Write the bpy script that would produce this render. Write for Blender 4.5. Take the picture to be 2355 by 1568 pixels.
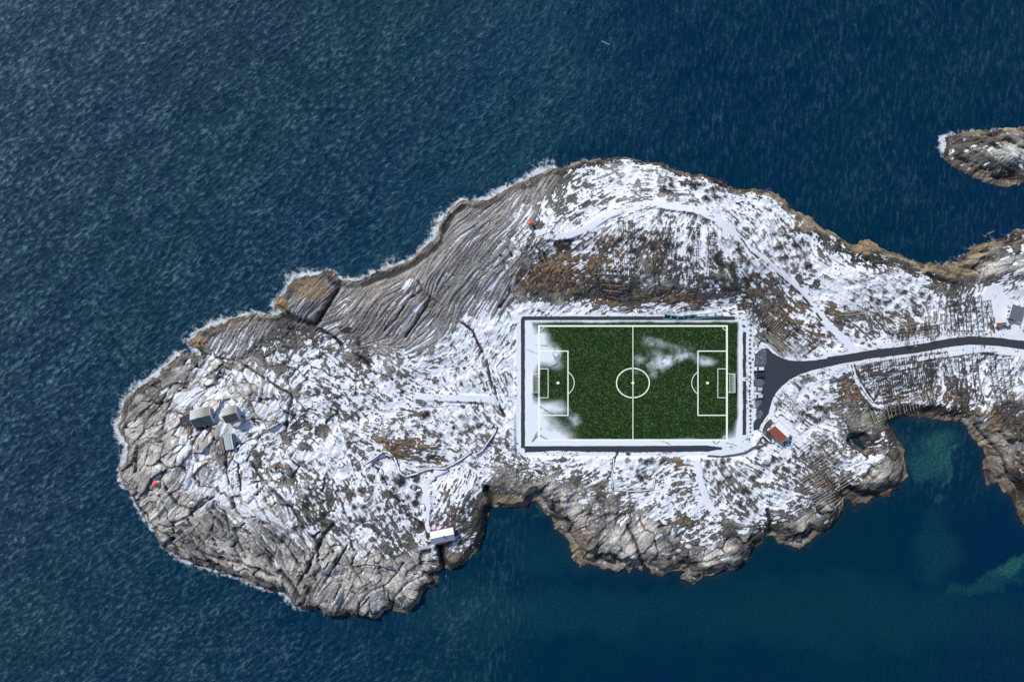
import bpy, math, random
import numpy as np
from mathutils import Vector, Matrix
from mathutils.geometry import tessellate_polygon

for o in list(bpy.data.objects):
    bpy.data.objects.remove(o)
SC = bpy.context.scene
COL = SC.collection
S = 0.225          # metres per photo pixel at sea level
H = 330.0          # flying height of the camera
rnd = random.Random(7)

# ------------------------------------------------------------------ camera
cam = bpy.data.cameras.new('camera')
camo = bpy.data.objects.new('camera', cam)
COL.objects.link(camo)
camo.location = (0, 0, H)
camo.rotation_euler = (0, 0, 0)
cam.sensor_width = 36
cam.lens = 36 * H / (2400 * S)
cam.clip_start = 1
cam.clip_end = 20000
SC.camera = camo
SC.render.resolution_x = 1024
SC.render.resolution_y = 681

# ------------------------------------------------------------------ light
SUN_AZ = math.atan2(0.80, -0.60)      # direction towards the sun, seen from above
SUN_EL = math.radians(41)
w = bpy.data.worlds.new('World')
SC.world = w
w.use_nodes = True
nt = w.node_tree
sky = nt.nodes.new('ShaderNodeTexSky')
sky.sky_type = 'NISHITA'
sky.sun_disc = False
sky.sun_elevation = SUN_EL
sky.sun_rotation = math.pi / 2 - SUN_AZ
sky.air_density = 1.0
sky.dust_density = 0.6
sky.ozone_density = 1.2
bg = nt.nodes['Background']
bg.inputs[1].default_value = 0.12
nt.links.new(sky.outputs[0], bg.inputs[0])
sun = bpy.data.lights.new('sun', 'SUN')
sun.energy = 3.8
sun.angle = math.radians(0.6)
sun.color = (1.0, 0.95, 0.88)
suno = bpy.data.objects.new('sun', sun)
COL.objects.link(suno)
sd = Vector((math.cos(SUN_EL) * math.cos(SUN_AZ), math.cos(SUN_EL) * math.sin(SUN_AZ), math.sin(SUN_EL)))
suno.rotation_euler = sd.to_track_quat('Z', 'Y').to_euler()
suno.location = sd * 400
SC.view_settings.view_transform = 'Standard'
SC.view_settings.look = 'None'
SC.view_settings.gamma = 1
SC.view_settings.exposure = 0.0

# ------------------------------------------------------------------ digitised layout (photo pixels)
COAST = [(655,736),(617,737),(592,733),(559,743),(528,754),(495,764),(469,776),(449,792),(439,803),(443,812),(462,816),(467,827),(454,831),(426,829),(413,835),(403,848),(388,858),(370,873),(347,891),(326,907),(306,922),(292,937),(285,955),(287,975),(282,988),(277,1004),(283,1021),(288,1034),(297,1040),(297,1057),(292,1080),(283,1094),(279,1116),(288,1137),(305,1146),(307,1165),(319,1188),(329,1211),(347,1223),(360,1241),(372,1254),(378,1267),(393,1285),(413,1303),(434,1315),(457,1323),(480,1331),(500,1336),(518,1346),(543,1350),(564,1356),(582,1369),(607,1375),(628,1382),(648,1384),(663,1394),(681,1407),(689,1420),(709,1425),(722,1431),(733,1427),(754,1426),(759,1440),(784,1447),(810,1444),(843,1443),(873,1448),(896,1435),(919,1424),(930,1433),(947,1438),(965,1430),(978,1417),(991,1402),(998,1382),(1019,1376),(1028,1359),(1026,1346),(1038,1331),(1057,1336),(1075,1328),(1098,1315),(1113,1297),(1128,1274),(1134,1254),(1139,1229),(1150,1213),(1149,1190),(1167,1195),(1182,1190),(1199,1189),(1239,1189),(1244,1178),(1252,1175),(1265,1183),(1272,1200),(1290,1213),(1303,1239),(1323,1254),(1334,1274),(1339,1295),(1344,1310),(1359,1331),(1380,1325),(1397,1325),(1415,1333),(1436,1331),(1454,1346),(1464,1331),(1476,1343),(1482,1326),(1494,1326),(1505,1339),(1510,1323),(1520,1333),(1530,1351),(1553,1354),(1566,1341),(1589,1338),(1604,1341),(1594,1356),(1607,1366),(1622,1369),(1635,1361),(1650,1354),(1667,1351),(1688,1345),(1719,1333),(1734,1320),(1757,1307),(1752,1299),(1762,1284),(1783,1274),(1798,1259),(1813,1259),(1823,1276),(1844,1274),(1859,1284),(1880,1284),(1900,1271),(1915,1254),(1931,1248),(1946,1236),(1964,1215),(1971,1208),(1979,1187),(1982,1167),(1994,1172),(2002,1197),(2015,1180),(2033,1182),(2045,1169),(2071,1164),(2091,1149),(2109,1139),(2122,1116),(2125,1090),(2124,1071),(2120,1048),(2111,1035),(2100,1022),(2096,1005),(2082,993),(2090,981),(2111,978),(2145,978),(2165,983),(2180,987),(2212,989),(2232,987),(2255,993),(2271,1005),(2276,1019),(2290,1037),(2304,1058),(2310,1071),(2302,1081),(2300,1103),(2308,1123),(2314,1138),(2335,1132),(2343,1148),(2365,1158),(2373,1176),(2382,1193),(2380,1207),(2390,1217),(2400,1232),(2430,1268),(2480,1300),(2560,1290),(2640,1150),(2660,900),(2620,650),(2540,540),(2450,525),(2400,533),(2382,535),(2370,546),(2363,554),(2347,553),(2327,559),(2315,568),(2304,566),(2283,575),(2267,589),(2248,600),(2237,610),(2225,612),(2216,619),(2198,617),(2177,610),(2163,621),(2147,614),(2129,603),(2111,596),(2092,591),(2069,580),(2049,567),(2026,561),(2012,564),(2007,573),(1991,571),(1975,561),(1948,544),(1927,531),(1907,513),(1882,500),(1856,488),(1841,470),(1823,455),(1802,446),(1769,444),(1736,444),(1716,437),(1693,424),(1657,416),(1626,405),(1588,398),(1568,388),(1550,381),(1526,377),(1488,373),(1450,369),(1409,373),(1368,375),(1335,386),(1310,396),(1289,393),(1269,401),(1243,414),(1233,424),(1202,437),(1169,452),(1144,465),(1105,472),(1080,470),(1066,478),(1046,500),(1031,523),(1026,544),(1018,562),(987,587),(962,608),(931,623),(908,631),(878,638),(850,651),(829,659),(804,654),(793,647),(778,633),(753,636),(727,643),(704,648),(684,656),(671,682),(640,705),(635,715),(648,722),(662,733)]
ISLET = [(2207,369),(2209,351),(2212,337),(2209,321),(2223,314),(2248,311),(2271,306),(2294,305),(2322,306),(2349,300),(2377,302),(2400,297),(2440,300),(2475,330),(2475,400),(2440,430),(2400,431),(2375,436),(2354,439),(2336,438),(2317,429),(2294,420),(2276,413),(2253,406),(2225,392),(2214,381)]
SKERRY = [(2306,551),(2312,544),(2326,538),(2337,536),(2334,544),(2322,551)]
ROCKA = [(1041,1347),(1048,1344),(1051,1352),(1045,1358),(1040,1355)]
ROCKB = [(1052,1358),(1058,1354),(1059,1358),(1054,1361)]
POOL = [(1990,1022),(2000,1026),(2012,1027),(2022,1038),(2032,1047),(2024,1056),(2012,1048),(1998,1038)]

ROAD = [(2800,905),(2600,840),(2480,822),(2400,809),(2340,801),(2271,798),(2225,803),(2157,816),(2111,822),(2042,830),(2000,838),(1975,842),(1940,846)]
PARK = [(1800,816),(1812,828),(1832,839),(1851,844.5),(1877,846),(1909,844.5),(1947,838.5),(1985,831),(1985,849),(1947,858),(1909,866),(1877,876.5),(1851,889.5),(1832,906),(1819,920),(1810,938),(1805,956),(1802,968),(1792,982),(1783,996),(1779,1007),(1766,1008),(1766,990),(1772,981),(1785,976),(1772,965),(1773,960),(1776,946),(1781,930),(1786,915),(1766,904),(1766,892),(1768,886),(1766,872),(1768,852),(1771,830),(1785,817)]
TRACKN = [(2003,822),(1982,800),(1950,770),(1925,743),(1907,717),(1879,684),(1830,641),(1787,607),(1759,587),(1739,564),(1713,539),(1685,516),(1652,498),(1614,488),(1550,480),(1514,477),(1463,488),(1424,503),(1386,529),(1335,551),(1299,556),(1262,546)]
PATHS = [(TRACKN, 7.5), ([(975,930),(1060,932),(1150,936),(1175,950)], 7), ([(1630,1062),(1634,1090),(1642,1130),(1653,1165),(1668,1195),(1684,1215)], 7),
         ([(1994,856),(2007,888),(2026,922),(2049,950),(2067,953)], 5), ([(1778,1020),(1760,1045),(1720,1060),(1670,1068),(1600,1070)], 7),
         ([(1042,1100),(1012,1114),(998,1132),(996,1160),(1004,1185),(999,1213),(1003,1244)], 5), ([(860,1092),(876,1077),(899,1060),(915,1066)], 3),
         ([(2330,690),(2350,720),(2362,760),(2375,790)], 22), ([(1830,985),(1850,1005),(1875,1040),(1890,1050)], 9),
         ([(1745,770),(1758,800),(1757,900),(1757,1010)], 5), ([(2395,790),(2385,770)], 3), ([(2150,842),(2300,820),(2400,832)], 4),
         ([(1800,815),(1830,840),(1870,848),(1920,845)], 3)]

COV = {0:(27,"346887"),1:(24,"113677888883"),2:(22,"022257687766887861"),3:(20,"012357788999987788762"),4:(19,"00126878986578878977763"),
5:(18,"001124544635556765886566511111111123"),6:(17,"0001233113534455654588656765211111134"),7:(10,"01100012110121012422333444337866877753112144"),
8:(9,"001011134100011111321111112422688777776754699"),9:(5,"0011210120012201889"+"9"*12+"843367355576776698"),
10:(4,"11133333520012348999"+"9"*13+"83237445665556799"),11:(4,"23565755563235569799"+"9"*13+"95468888988889999"),
12:(2,"0123554676567766569799"+"9"*13+"88876756667667667"),13:(1,"00266766778677875789989"+"9"*13+"88766446666656556"),
14:(1,"01584765887766777999779"+"9"*13+"85676214665324444"),15:(0,"001357767865666666888859"+"9"*13+"99877300000000000"),
16:(0,"000353576873774556677556".replace("4556677","4554667")+"9"*13+"99988710000000000"),17:(1,"00173775787966843457745"+"8888785776978"+"78875787500"),
18:(0,"0013357766676887866877421468876576966667546730"),19:(0,"000143687655576787866511013568766586667632310"),
20:(1,"000144766344667678555100002234566876677520"),21:(2,"0000135554556766865500000022225466343210"),
22:(3,"000012424454755764100000001311434220"),23:(4,"000012100154345000000000001000121"),24:(6,"00000000133320"),25:(8,"000000011200"),26:(10,"0000")}
CVAL = [0.0,.1,.2,.31,.42,.54,.65,.77,.88,.97]

HILLS = [(470,1080,150,140,8),(640,1180,150,110,7),(850,1320,110,80,5),(800,1200,140,110,4),(620,930,140,70,3.5),(560,780,60,30,1.5),
(720,700,50,40,4),(900,690,110,70,6),(1060,620,110,80,5),(1300,540,130,80,6),(1450,540,150,100,8),(1620,560,120,90,7.5),(1330,640,120,50,4),(1500,650,140,45,5),(1680,650,70,50,4),
(1800,600,80,60,3),(2000,650,120,40,2.5),(960,1040,80,35,3.5),(1080,1190,50,70,5),(800,900,100,60,1.5),(1400,1260,80,50,3),(1600,1280,100,40,1.5),
(2070,1110,45,45,3.5),(1890,1240,50,25,2),(2310,1010,70,60,4),(2370,620,80,45,5),(2370,370,90,45,5),(1300,1150,50,40,2)]

ANG = [(1100,480,48),(1000,600,40),(930,640,38),(850,690,36),(700,690,58),(840,780,40),(920,760,42),(1080,680,57),(1140,620,62),(1170,560,48),(1230,480,50),(520,770,55),(600,790,58),(640,860,60),
(480,1330,-50),(560,1260,-56),(400,1180,38),(320,1080,52),(340,980,60),(800,1400,58),(760,1340,62),(930,1330,-48),(860,1280,-40),(420,870,35),(700,1250,-50),(650,1120,-40),(600,1000,30),(520,1060,70),
(1400,430,40),(1300,430,42),(1500,430,10),(1350,690,28),(1250,700,45),(1500,710,12),(1700,720,5),(1750,450,-20),(1900,560,-35),(2050,640,-22),(1950,690,-30),(1800,560,-45),(1700,620,-50),(1580,600,70),(1450,600,60),
(2300,1040,28),(2370,1080,-50),(2250,960,40),(2100,960,20),(1450,1270,50),(1380,1200,20),(1600,1300,14),(1560,1250,35),(1700,1290,30),(1890,1240,30),(2080,1110,38),(1200,1150,42),(1180,1060,-40),(960,1050,-12),(1100,1000,-50),(800,900,-28),(880,840,-35),
(900,1180,-55),(1060,1180,60),(1100,1280,20),(1450,1130,20),(1750,1130,-35),(2340,600,25),(2200,600,-20),(2300,370,30),(2230,350,10),(2370,340,-30),(2200,880,82),(2280,740,85),(1820,780,-42),(1900,1100,-50)]
FPOLY = [(632,705),(690,640),(760,625),(850,640),(930,610),(1000,555),(1040,480),(1110,455),(1240,410),(1330,375),(1310,420),(1260,500),(1190,560),(1215,600),(1200,700),(1160,735),(1090,735),(1050,790),(970,830),(860,825),(800,790),(740,765),(660,735),(600,730),(500,760),(445,800),(470,815),(560,830),(620,800),(650,760)]
RPOLY = [(560,850),(450,815),(250,900),(250,1150),(380,1330),(650,1430),(800,1470),(1000,1440),(1060,1340),(1000,1300),(900,1300),(820,1270),(700,1240),(640,1180),(560,1180),(520,1100),(480,1040),(560,1020),(640,1000),(650,930),(600,870)]
RPOLYS2 = [[(1240,1120),(1300,1110),(1350,1160),(1440,1190),(1540,1210),(1640,1290),(1800,1230),(1930,1180),(2010,1150),(2060,1060),(2130,1050),(2150,1150),(1900,1300),(1600,1390),(1330,1350),(1240,1200)],
           [(2210,985),(2280,960),(2400,980),(2500,990),(2500,1300),(2380,1240),(2290,1080)],[(2250,600),(2330,550),(2450,500),(2480,640),(2350,640),(2300,650)],[(2190,380),(2190,300),(2490,290),(2490,450),(2300,440)]]
GRASS = [(1290,655,75,45,.95),(1420,695,110,25,.9),(1590,695,110,22,.9),(1450,590,55,60,.55),(1390,650,40,50,.7),(1560,600,60,60,.35),(1780,670,55,28,.8),(1850,735,40,30,.6),(1960,730,25,25,.7),(1980,745,60,14,.6),(960,1040,80,22,.7),(1010,1077,42,9,1.),
(925,1062,22,25,.85),(1995,920,30,50,.8),(2190,925,120,14,.6),(2150,960,80,15,.7),(2255,965,60,20,.7),(2370,985,50,50,.85),(2390,1110,30,60,.6),(1795,1032,14,14,.8),(1318,1066,20,5,1.),(1395,1068,20,6,.9),(1560,1075,12,22,.7),(1590,1080,12,28,.8),(1830,750,60,20,.5),
(1905,765,20,50,.5),(2190,795,40,7,1.),(2140,770,60,25,.45),(2080,740,30,30,.5),(1070,1170,22,50,.5),(1110,1180,16,30,.5),(650,1110,14,30,.6),(740,1180,40,30,.3),(1640,650,30,12,.8),(1500,575,18,10,.9),(1190,1030,6,26,.8),(1930,1130,20,20,.6),(1410,1150,15,40,.5),
(1600,1220,60,12,.5),(1730,1190,25,25,.5),(1580,1010,30,3,.1),(475,1003,32,7,.9),(445,1015,8,14,.7),(640,1040,10,20,.3),(2180,705,60,6,.2),(1705,700,20,60,.3),(1640,1130,60,50,.25),(2100,850,100,60,.15),(1925,770,14,40,.5),(1480,700,30,20,.8),(1340,610,40,25,.6)]
DARK = [([(467,827),(492,835),(531,843),(556,848),(582,863),(607,879),(633,896),(658,912),(681,922),(684,942),(676,968),(671,988),(666,1014)],1.6,.9),
([(660,735),(696,751),(735,766),(776,785),(815,820),(853,843),(878,876),(917,889),(937,917),(955,930)],2.0,.8),
([(796,654),(791,679),(773,707),(755,733),(747,750)],3.6,2.5),([(660,736),(690,748),(735,762),(748,748)],4.5,2.0),
([(873,1081),(894,1114),(909,1144),(917,1160),(945,1185),(960,1216),(988,1229),(1004,1260)],1.8,1.4),
([(1029,1281),(1033,1296),(1037,1308),(1040,1326)],4.0,4.5),([(1139,1146),(1150,1165),(1152,1185)],4.5,4.0),
([(1083,756),(1108,776),(1121,807),(1139,843),(1149,884),(1162,919),(1167,942),(1182,975)],2.2,.6),
([(322,1180),(330,1171),(357,1160),(365,1142),(372,1128)],1.4,.6),([(398,1274),(404,1250),(405,1226),(436,1213),(459,1193),(473,1182),(500,1165)],1.6,.8),
([(306,1150),(321,1185),(342,1216),(367,1239),(395,1257),(400,1276),(423,1295),(449,1308),(480,1318),(520,1331),(560,1342)],1.6,.6),
([(372,1128),(380,1105),(385,1085),(405,1066),(440,1045)],1.0,.4),([(405,1226),(395,1215),(385,1180),(372,1160)],1.0,.4),([(436,1213),(455,1240),(470,1262),(462,1285)],1.1,.5),
([(430,1260),(415,1240),(405,1228)],1.2,.4),([(527,1050),(527,1110),(540,1150),(548,1190)],1.6,.8),([(590,1085),(600,1110),(625,1135),(600,1160)],1.6,.8),([(555,1085),(560,1120),(562,1150)],1.3,.6),
([(716,1345),(740,1290),(757,1255),(780,1230)],2.6,1.6),([(700,1370),(735,1300)],1.5,.9),([(740,1400),(775,1340),(800,1300),(812,1280)],1.4,.8),([(780,1410),(800,1370),(760,1345)],1.2,.6),([(830,1290),(822,1330),(860,1380)],1.2,.5),
([(840,1440),(843,1410),(870,1385),(905,1370),(930,1345),(945,1320)],1.4,.7),([(919,1424),(925,1400),(950,1370),(990,1355),(1010,1345)],1.7,1.1),([(995,1345),(1010,1350),(1028,1340)],3.,2.2),
([(560,1240),(600,1270),(640,1310),(660,1330)],1.6,.9),([(520,1200),(545,1260),(570,1310)],1.4,.8),([(600,1220),(640,1250),(680,1290),(700,1330)],1.6,.9),([(640,1150),(680,1190),(710,1240)],1.4,.8),([(655,1340),(690,1380),(700,1400)],3.2,2.0),([(460,1290),(500,1310),(560,1320),(600,1335),(640,1350)],1.8,1.0),
([(1739,560),(1760,590),(1788,612),(1830,648),(1878,690),(1905,722),(1928,752)],1.6,.5),([(1995,852),(2002,880),(2022,915),(2044,943),(2060,948)],.8,.3),([(2001,850),(2010,880),(2030,912),(2050,938)],.8,.3),
([(1450,1060),(1440,1080),(1437,1110),(1425,1120)],1.5,.5),([(1425,1120),(1428,1140),(1445,1152),(1470,1150)],1.4,.5),
([(1480,1250),(1492,1275),(1500,1300),(1508,1325)],3.2,1.6),([(1470,1230),(1480,1250)],2.2,1.),([(1600,1330),(1640,1325),(1680,1310)],2.4,1.2),([(1290,1205),(1310,1215),(1335,1225)],4.0,2.6),([(1335,1245),(1345,1220),(1370,1200)],2.0,1.),([(1400,1310),(1430,1300),(1455,1315)],3.,1.6),
([(1800,1195),(1808,1225),(1808,1245)],2.6,1.6),([(1867,1262),(1885,1258),(1905,1240)],5.,2.2),([(2005,1150),(2030,1160),(2060,1155)],4.5,2.2),([(1985,1140),(2000,1150)],3.,1.5),
([(2252,625),(2285,628),(2300,640)],2.2,1.2),([(2020,600),(2040,615),(2055,625)],2.2,1.2),([(2175,640),(2200,655),(2240,665)],2.,.8),([(2305,590),(2320,585)],3.,1.2),([(2330,415),(2370,415),(2400,418)],4,2.),([(2322,400),(2300,395)],1.8,.8),([(2240,335),(2300,325),(2340,315)],1.4,.6),
([(2285,995),(2320,1030),(2350,1070),(2370,1110),(2395,1150)],3.,1.5),([(1216,1062),(1240,1090),(1270,1110)],1.,.3),([(850,668),(880,655),(930,641),(965,622),(1000,598),(1032,570)],5.0,1.2),([(1040,545),(1065,500),(1090,485)],4.0,1.0),([(900,775),(930,745),(960,700),(990,680)],1.4,.8),([(1010,700),(985,740),(950,790)],1.6,.9),
([(1170,720),(1195,690),(1200,650),(1175,600)],1.8,1.0),([(1180,560),(1200,600)],1.5,.7),([(980,660),(1000,690),(1040,720)],1.3,.6),([(2160,968),(2180,960),(2210,960)],4.5,1.5),([(2095,975),(2120,968),(2145,962)],4,1.2),([(2090,990),(2100,1010)],6,1.5)]
BARE = [(718,1052,22,14,-40),(755,1010,18,20,20),(690,1000,14,9,20),(590,930,10,26,-30),(520,1040,0,0,0),(655,870,14,9,0),(470,1040,26,14,10),(500,945,14,8,10),(430,1005,14,16,20),(1340,465,17,10,30),(1375,478,14,6,20),(1262,527,14,12,0),(1320,570,20,16,0),(870,1240,26,10,-25),(820,1160,6,14,-20),
(905,1285,18,10,-30),(1990,840,8,3,0),(770,1165,10,26,10),(845,1155,12,10,-30),(600,1075,8,24,20),(540,965,6,14,0),(1875,655,8,14,20),(1915,665,9,12,0),(1010,1122,14,6,-10),(1230,470,14,9,-30),(1045,1270,14,10,0),(1180,475,20,9,0),(845,770,16,13,20),(888,822,9,6,0),(985,822,6,10,0),
(1610,1225,22,14,-20),(1480,1235,18,8,-20),(1530,1225,30,9,-25),(1415,1140,0,0,0),(1330,1145,16,9,-35),(2155,735,11,7,-30),(2240,720,5,14,10),(560,905,18,5,-20),(650,860,14,10,0),(490,880,14,10,0),(470,905,8,8,0),(985,1240,10,14,-50),(1000,1320,0,0,0),(1120,1090,0,0,0)]
SNOWP = [(440,930,40,16,10),(445,845,14,4,20),(470,870,16,8,-30),(640,950,12,20,10),(740,1070,44,16,-5),(880,1075,0,0,0),(800,1105,34,9,8),(895,1120,13,26,35),(695,845,10,12,0),(700,940,14,14,0),(860,1250,18,12,-10),(1028,804,12,7,40),(1120,760,30,16,-10),(1105,830,18,40,15),(1140,745,40,12,5),
(430,1110,7,22,-35),(425,1060,9,26,-20),(450,1085,10,18,-30),(435,1140,6,26,-30),(1015,1290,9,10,20),(1440,1140,26,16,0),(1470,1125,14,22,0),(1540,1110,10,26,0),(900,655,0,0,0),(975,715,14,18,30),(955,665,16,8,40),(2340,690,50,30,10),(2200,635,0,0,0),(850,1100,20,5,10),(580,1115,10,26,10),(550,1070,10,18,0),(1700,830,0,0,0),
(1570,1110,0,0,0),(1400,1080,40,14,0),(1230,720,70,8,8),(1300,722,80,7,0),(1870,1030,30,12,-45),(1560,460,0,0,0),(1590,410,40,10,-12),(1500,405,40,10,0),(1020,1200,0,0,0),(955,1160,14,26,30),(570,880,30,6,-20),(610,960,10,22,20),(2075,1080,0,0,0),(2000,1090,40,16,-25),(2050,1075,26,8,20),(1750,740,14,10,0),(775,1200,0,0,0),(2150,1000,0,0,0)]
# ------------------------------------------------------------------ numeric helpers
f32 = np.float32
def tab(seed):
    return np.random.RandomState(seed).rand(256, 256).astype(f32)
TABS = {}
def vnoise(x, y, seed):
    if seed not in TABS: TABS[seed] = tab(seed)
    T = TABS[seed]
    xf = np.floor(x); yf = np.floor(y)
    xi = xf.astype(np.int32) & 255; yi = yf.astype(np.int32) & 255
    fx = (x - xf); fy = (y - yf)
    fx = fx * fx * (3 - 2 * fx); fy = fy * fy * (3 - 2 * fy)
    x1 = (xi + 1) & 255; y1 = (yi + 1) & 255
    a = T[xi, yi]; b = T[x1, yi]; c = T[xi, y1]; d = T[x1, y1]
    a = a + (b - a) * fx; c = c + (d - c) * fx
    return (a + (c - a) * fy).astype(f32)
def fbm(x, y, wl, oct=4, seed=1, gain=.5):
    r = 0; amp = 1; tot = 0; f = 1.0 / wl
    for k in range(oct):
        ca, sa = math.cos(.6 * k + seed), math.sin(.6 * k + seed)
        r = r + amp * vnoise((x * ca - y * sa) * f + 37.7 * k + seed * 3.1, (x * sa + y * ca) * f + 91.3 * k, seed * 7 + k)
        tot += amp; amp *= gain; f *= 2.03
    return (r / tot).astype(f32)
def cells(x, y, wl, seed):
    if seed not in TABS: TABS[seed] = tab(seed)
    if -seed not in TABS: TABS[-seed] = tab(seed + 999)
    A = TABS[seed]; B = TABS[-seed]
    x = x / wl; y = y / wl
    xi = np.floor(x).astype(np.int32); yi = np.floor(y).astype(np.int32)
    f1 = np.full(x.shape, 9, f32); f2 = f1.copy(); idv = np.zeros(x.shape, f32); px = f1.copy(); py = f1.copy()
    for dx in (-1, 0, 1):
        for dy in (-1, 0, 1):
            cx = xi + dx; cy = yi + dy
            a = A[cx & 255, cy & 255]; b = B[cx & 255, cy & 255]
            ox = cx + a - x; oy = cy + b - y
            d = np.sqrt(ox * ox + oy * oy).astype(f32)
            m = d < f1
            f2 = np.where(m, f1, np.minimum(f2, d))
            f1 = np.where(m, d, f1); idv = np.where(m, (a * 7.13 + b * 3.7) % 1.0, idv)
            px = np.where(m, ox, px); py = np.where(m, oy, py)
    return f1, f2, idv.astype(f32), px.astype(f32), py.astype(f32)
def sst(a, b, x):
    t = np.clip((x - a) / (b - a), 0, 1)
    return (t * t * (3 - 2 * t)).astype(f32)
def bil(G, gx, gy):
    gx = np.clip(gx, 0, G.shape[1] - 1.001); gy = np.clip(gy, 0, G.shape[0] - 1.001)
    xi = gx.astype(np.int32); yi = gy.astype(np.int32); fx = (gx - xi).astype(f32); fy = (gy - yi).astype(f32)
    a = G[yi, xi]; b = G[yi, xi + 1]; c = G[yi + 1, xi]; d = G[yi + 1, xi + 1]
    return a + (b - a) * fx + (c - a) * fy + (a - b - c + d) * fx * fy
def blur(A, n):
    k = 2 * n + 1
    for ax in (0, 1):
        P = np.pad(A, [(n + 1, n) if i == ax else (0, 0) for i in (0, 1)], mode='edge')
        C = np.cumsum(P, axis=ax, dtype=np.float64)
        A = ((C[k:] - C[:-k]) if ax == 0 else (C[:, k:] - C[:, :-k])) / k
    return A.astype(f32)
def rank(A):
    q = np.sort(A.ravel()[::37]); return np.interp(A, q, np.linspace(0, 1, len(q))).astype(f32)
def polydist(X, Y, P, closed=True):
    d2 = np.full(X.shape, 1e12, f32); ins = np.zeros(X.shape, bool)
    n = len(P)
    for i in range(n if closed else n - 1):
        x0, y0 = P[i]; x1, y1 = P[(i + 1) % n]
        dx, dy = x1 - x0, y1 - y0; L = dx * dx + dy * dy + 1e-9
        t = np.clip(((X - x0) * dx + (Y - y0) * dy) / L, 0, 1)
        ex = X - x0 - t * dx; ey = Y - y0 - t * dy
        d2 = np.minimum(d2, (ex * ex + ey * ey).astype(f32))
        if closed:
            c = ((y0 > Y) != (y1 > Y)) & (X < dx * (Y - y0) / (dy if abs(dy) > 1e-9 else 1e-9) + x0)
            ins ^= c
    d = np.sqrt(d2)
    return np.where(ins, d, -d) if closed else d

# ------------------------------------------------------------------ signed distance to the coast (coarse, metres)
CX0, CX1, CY0, CY1 = -300.0, 345.0, -200.0, 200.0
cx = np.arange(CX0, CX1 + .1, 1.0, dtype=f32); cy = np.arange(CY0, CY1 + .1, 1.0, dtype=f32)
CXg, CYg = np.meshgrid(cx, cy)
def w2(P): return [((x - 1200) * S, (799 - y) * S) for x, y in P]
sdf = polydist(CXg, CYg, w2(COAST))
for P in (ISLET, SKERRY, ROCKA, ROCKB):
    sdf = np.maximum(sdf, polydist(CXg, CYg, w2(P)))
sdf = np.minimum(sdf, -polydist(CXg, CYg, w2(POOL)))
def sdf_at(X, Y): return bil(sdf, X - CX0, Y - CY0)

# ------------------------------------------------------------------ terrain grid
STEP = 0.37
gx = np.arange(-216, 300, STEP, dtype=f32); gy = np.arange(-153, 118, STEP, dtype=f32)
X, Y = np.meshgrid(gx, gy)
NY, NX = X.shape
wx = X + (fbm(X, Y, 7, 3, 3) - .5) * 2.6 + (fbm(X, Y, 1.6, 2, 33) - .5) * 1.3
wy = Y + (fbm(X, Y, 7, 3, 4) - .5) * 2.6 + (fbm(X, Y, 1.6, 2, 34) - .5) * 1.3
D = sdf_at(wx, wy)
U0 = X / S + 1200; V0 = 799 - Y / S
# base heights
hill = np.zeros_like(X)
for (hx, hy, rx, ry, hh) in HILLS:
    e = ((U0 - hx) / rx) ** 2 + ((V0 - hy) / ry) ** 2
    hill += hh * np.exp(-e)
rise = 1 - np.exp(-np.maximum(D, 0) / 3.2)
cw = 1.0 + .8 * sst(1150, 1300, U0) * sst(1080, 1150, V0) + .5 * sst(1550, 1750, U0) * (1 - sst(640, 700, V0)) + .6 * sst(2050, 2120, U0) * sst(900, 960, V0)
clf = sst(1.6, 3.6, (D + (fbm(X, Y, 12, 3, 161) - .5) * 4.5) / cw)
base = .75 * rise + (1.9 + 2.2 * sst(900, 1150, V0) * (1 - sst(1080, 1200, V0) * 0)) * clf + .9 * rise * fbm(X, Y, 30, 2, 9) + hill * sst(-1, 16, D) * .82 + np.minimum(D, 0) * .9
Z1 = base
k = (H - np.clip(base, 0, 20)) / H
U = X / k / S + 1200; V = 799 - Y / k / S
def ell(U, V, cx_, cy_, rx, ry, a):
    c, s = math.cos(math.radians(a)), math.sin(math.radians(a))
    dx = U - cx_; dy = -(V - cy_)
    return ((dx * c + dy * s) / rx) ** 2 + ((-dx * s + dy * c) / ry) ** 2
def boxw(x0, x1, y0, y1, soft):
    d = np.minimum(np.minimum(U0 - x0, x1 - U0), np.minimum(V0 - y0, y1 - V0))
    return sst(-soft, 0, d)
def near_line(P, marg, closed=False):
    """distance (photo px) to a polyline, evaluated only in its bounding box"""
    xs = [p[0] for p in P]; ys = [p[1] for p in P]
    i0 = max(0, int(((min(xs) - marg - 60 - 1200) * S - gx[0]) / STEP)); i1 = min(NX, int(((max(xs) + marg + 60 - 1200) * S - gx[0]) / STEP) + 1)
    j0 = max(0, int(((799 - max(ys) - marg - 60) * S - gy[0]) / STEP)); j1 = min(NY, int(((799 - min(ys) + marg + 60) * S - gy[0]) / STEP) + 1)
    sl = (slice(j0, j1), slice(i0, i1))
    return sl, polydist(U[sl], V[sl], P, closed)
ZF = 3.0
flat = boxw(1213, 1756, 741, 1064, 9)
for (P, hwid) in ((ROAD, 10),):
    sl, d = near_line(P, 40); flat[sl] = np.maximum(flat[sl], 1 - sst(hwid + 3, hwid + 22, d))
sl, d = near_line(PARK, 40, True); flat[sl] = np.maximum(flat[sl], sst(-18, -3, d))
smooth = flat.copy()
snowpath = np.zeros_like(X)
for P, hwid in PATHS:
    sl, d = near_line(P, 40); smooth[sl] = np.maximum(smooth[sl], 1 - sst(hwid, hwid + 5, d))
    wob = (fbm(X[sl], Y[sl], 3, 3, 61) - .5) * 5
    snowpath[sl] = np.maximum(snowpath[sl], 1 - sst(hwid - 1.0, hwid + 2.0, d + wob))
base = base * (1 - flat) + ZF * flat

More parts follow.
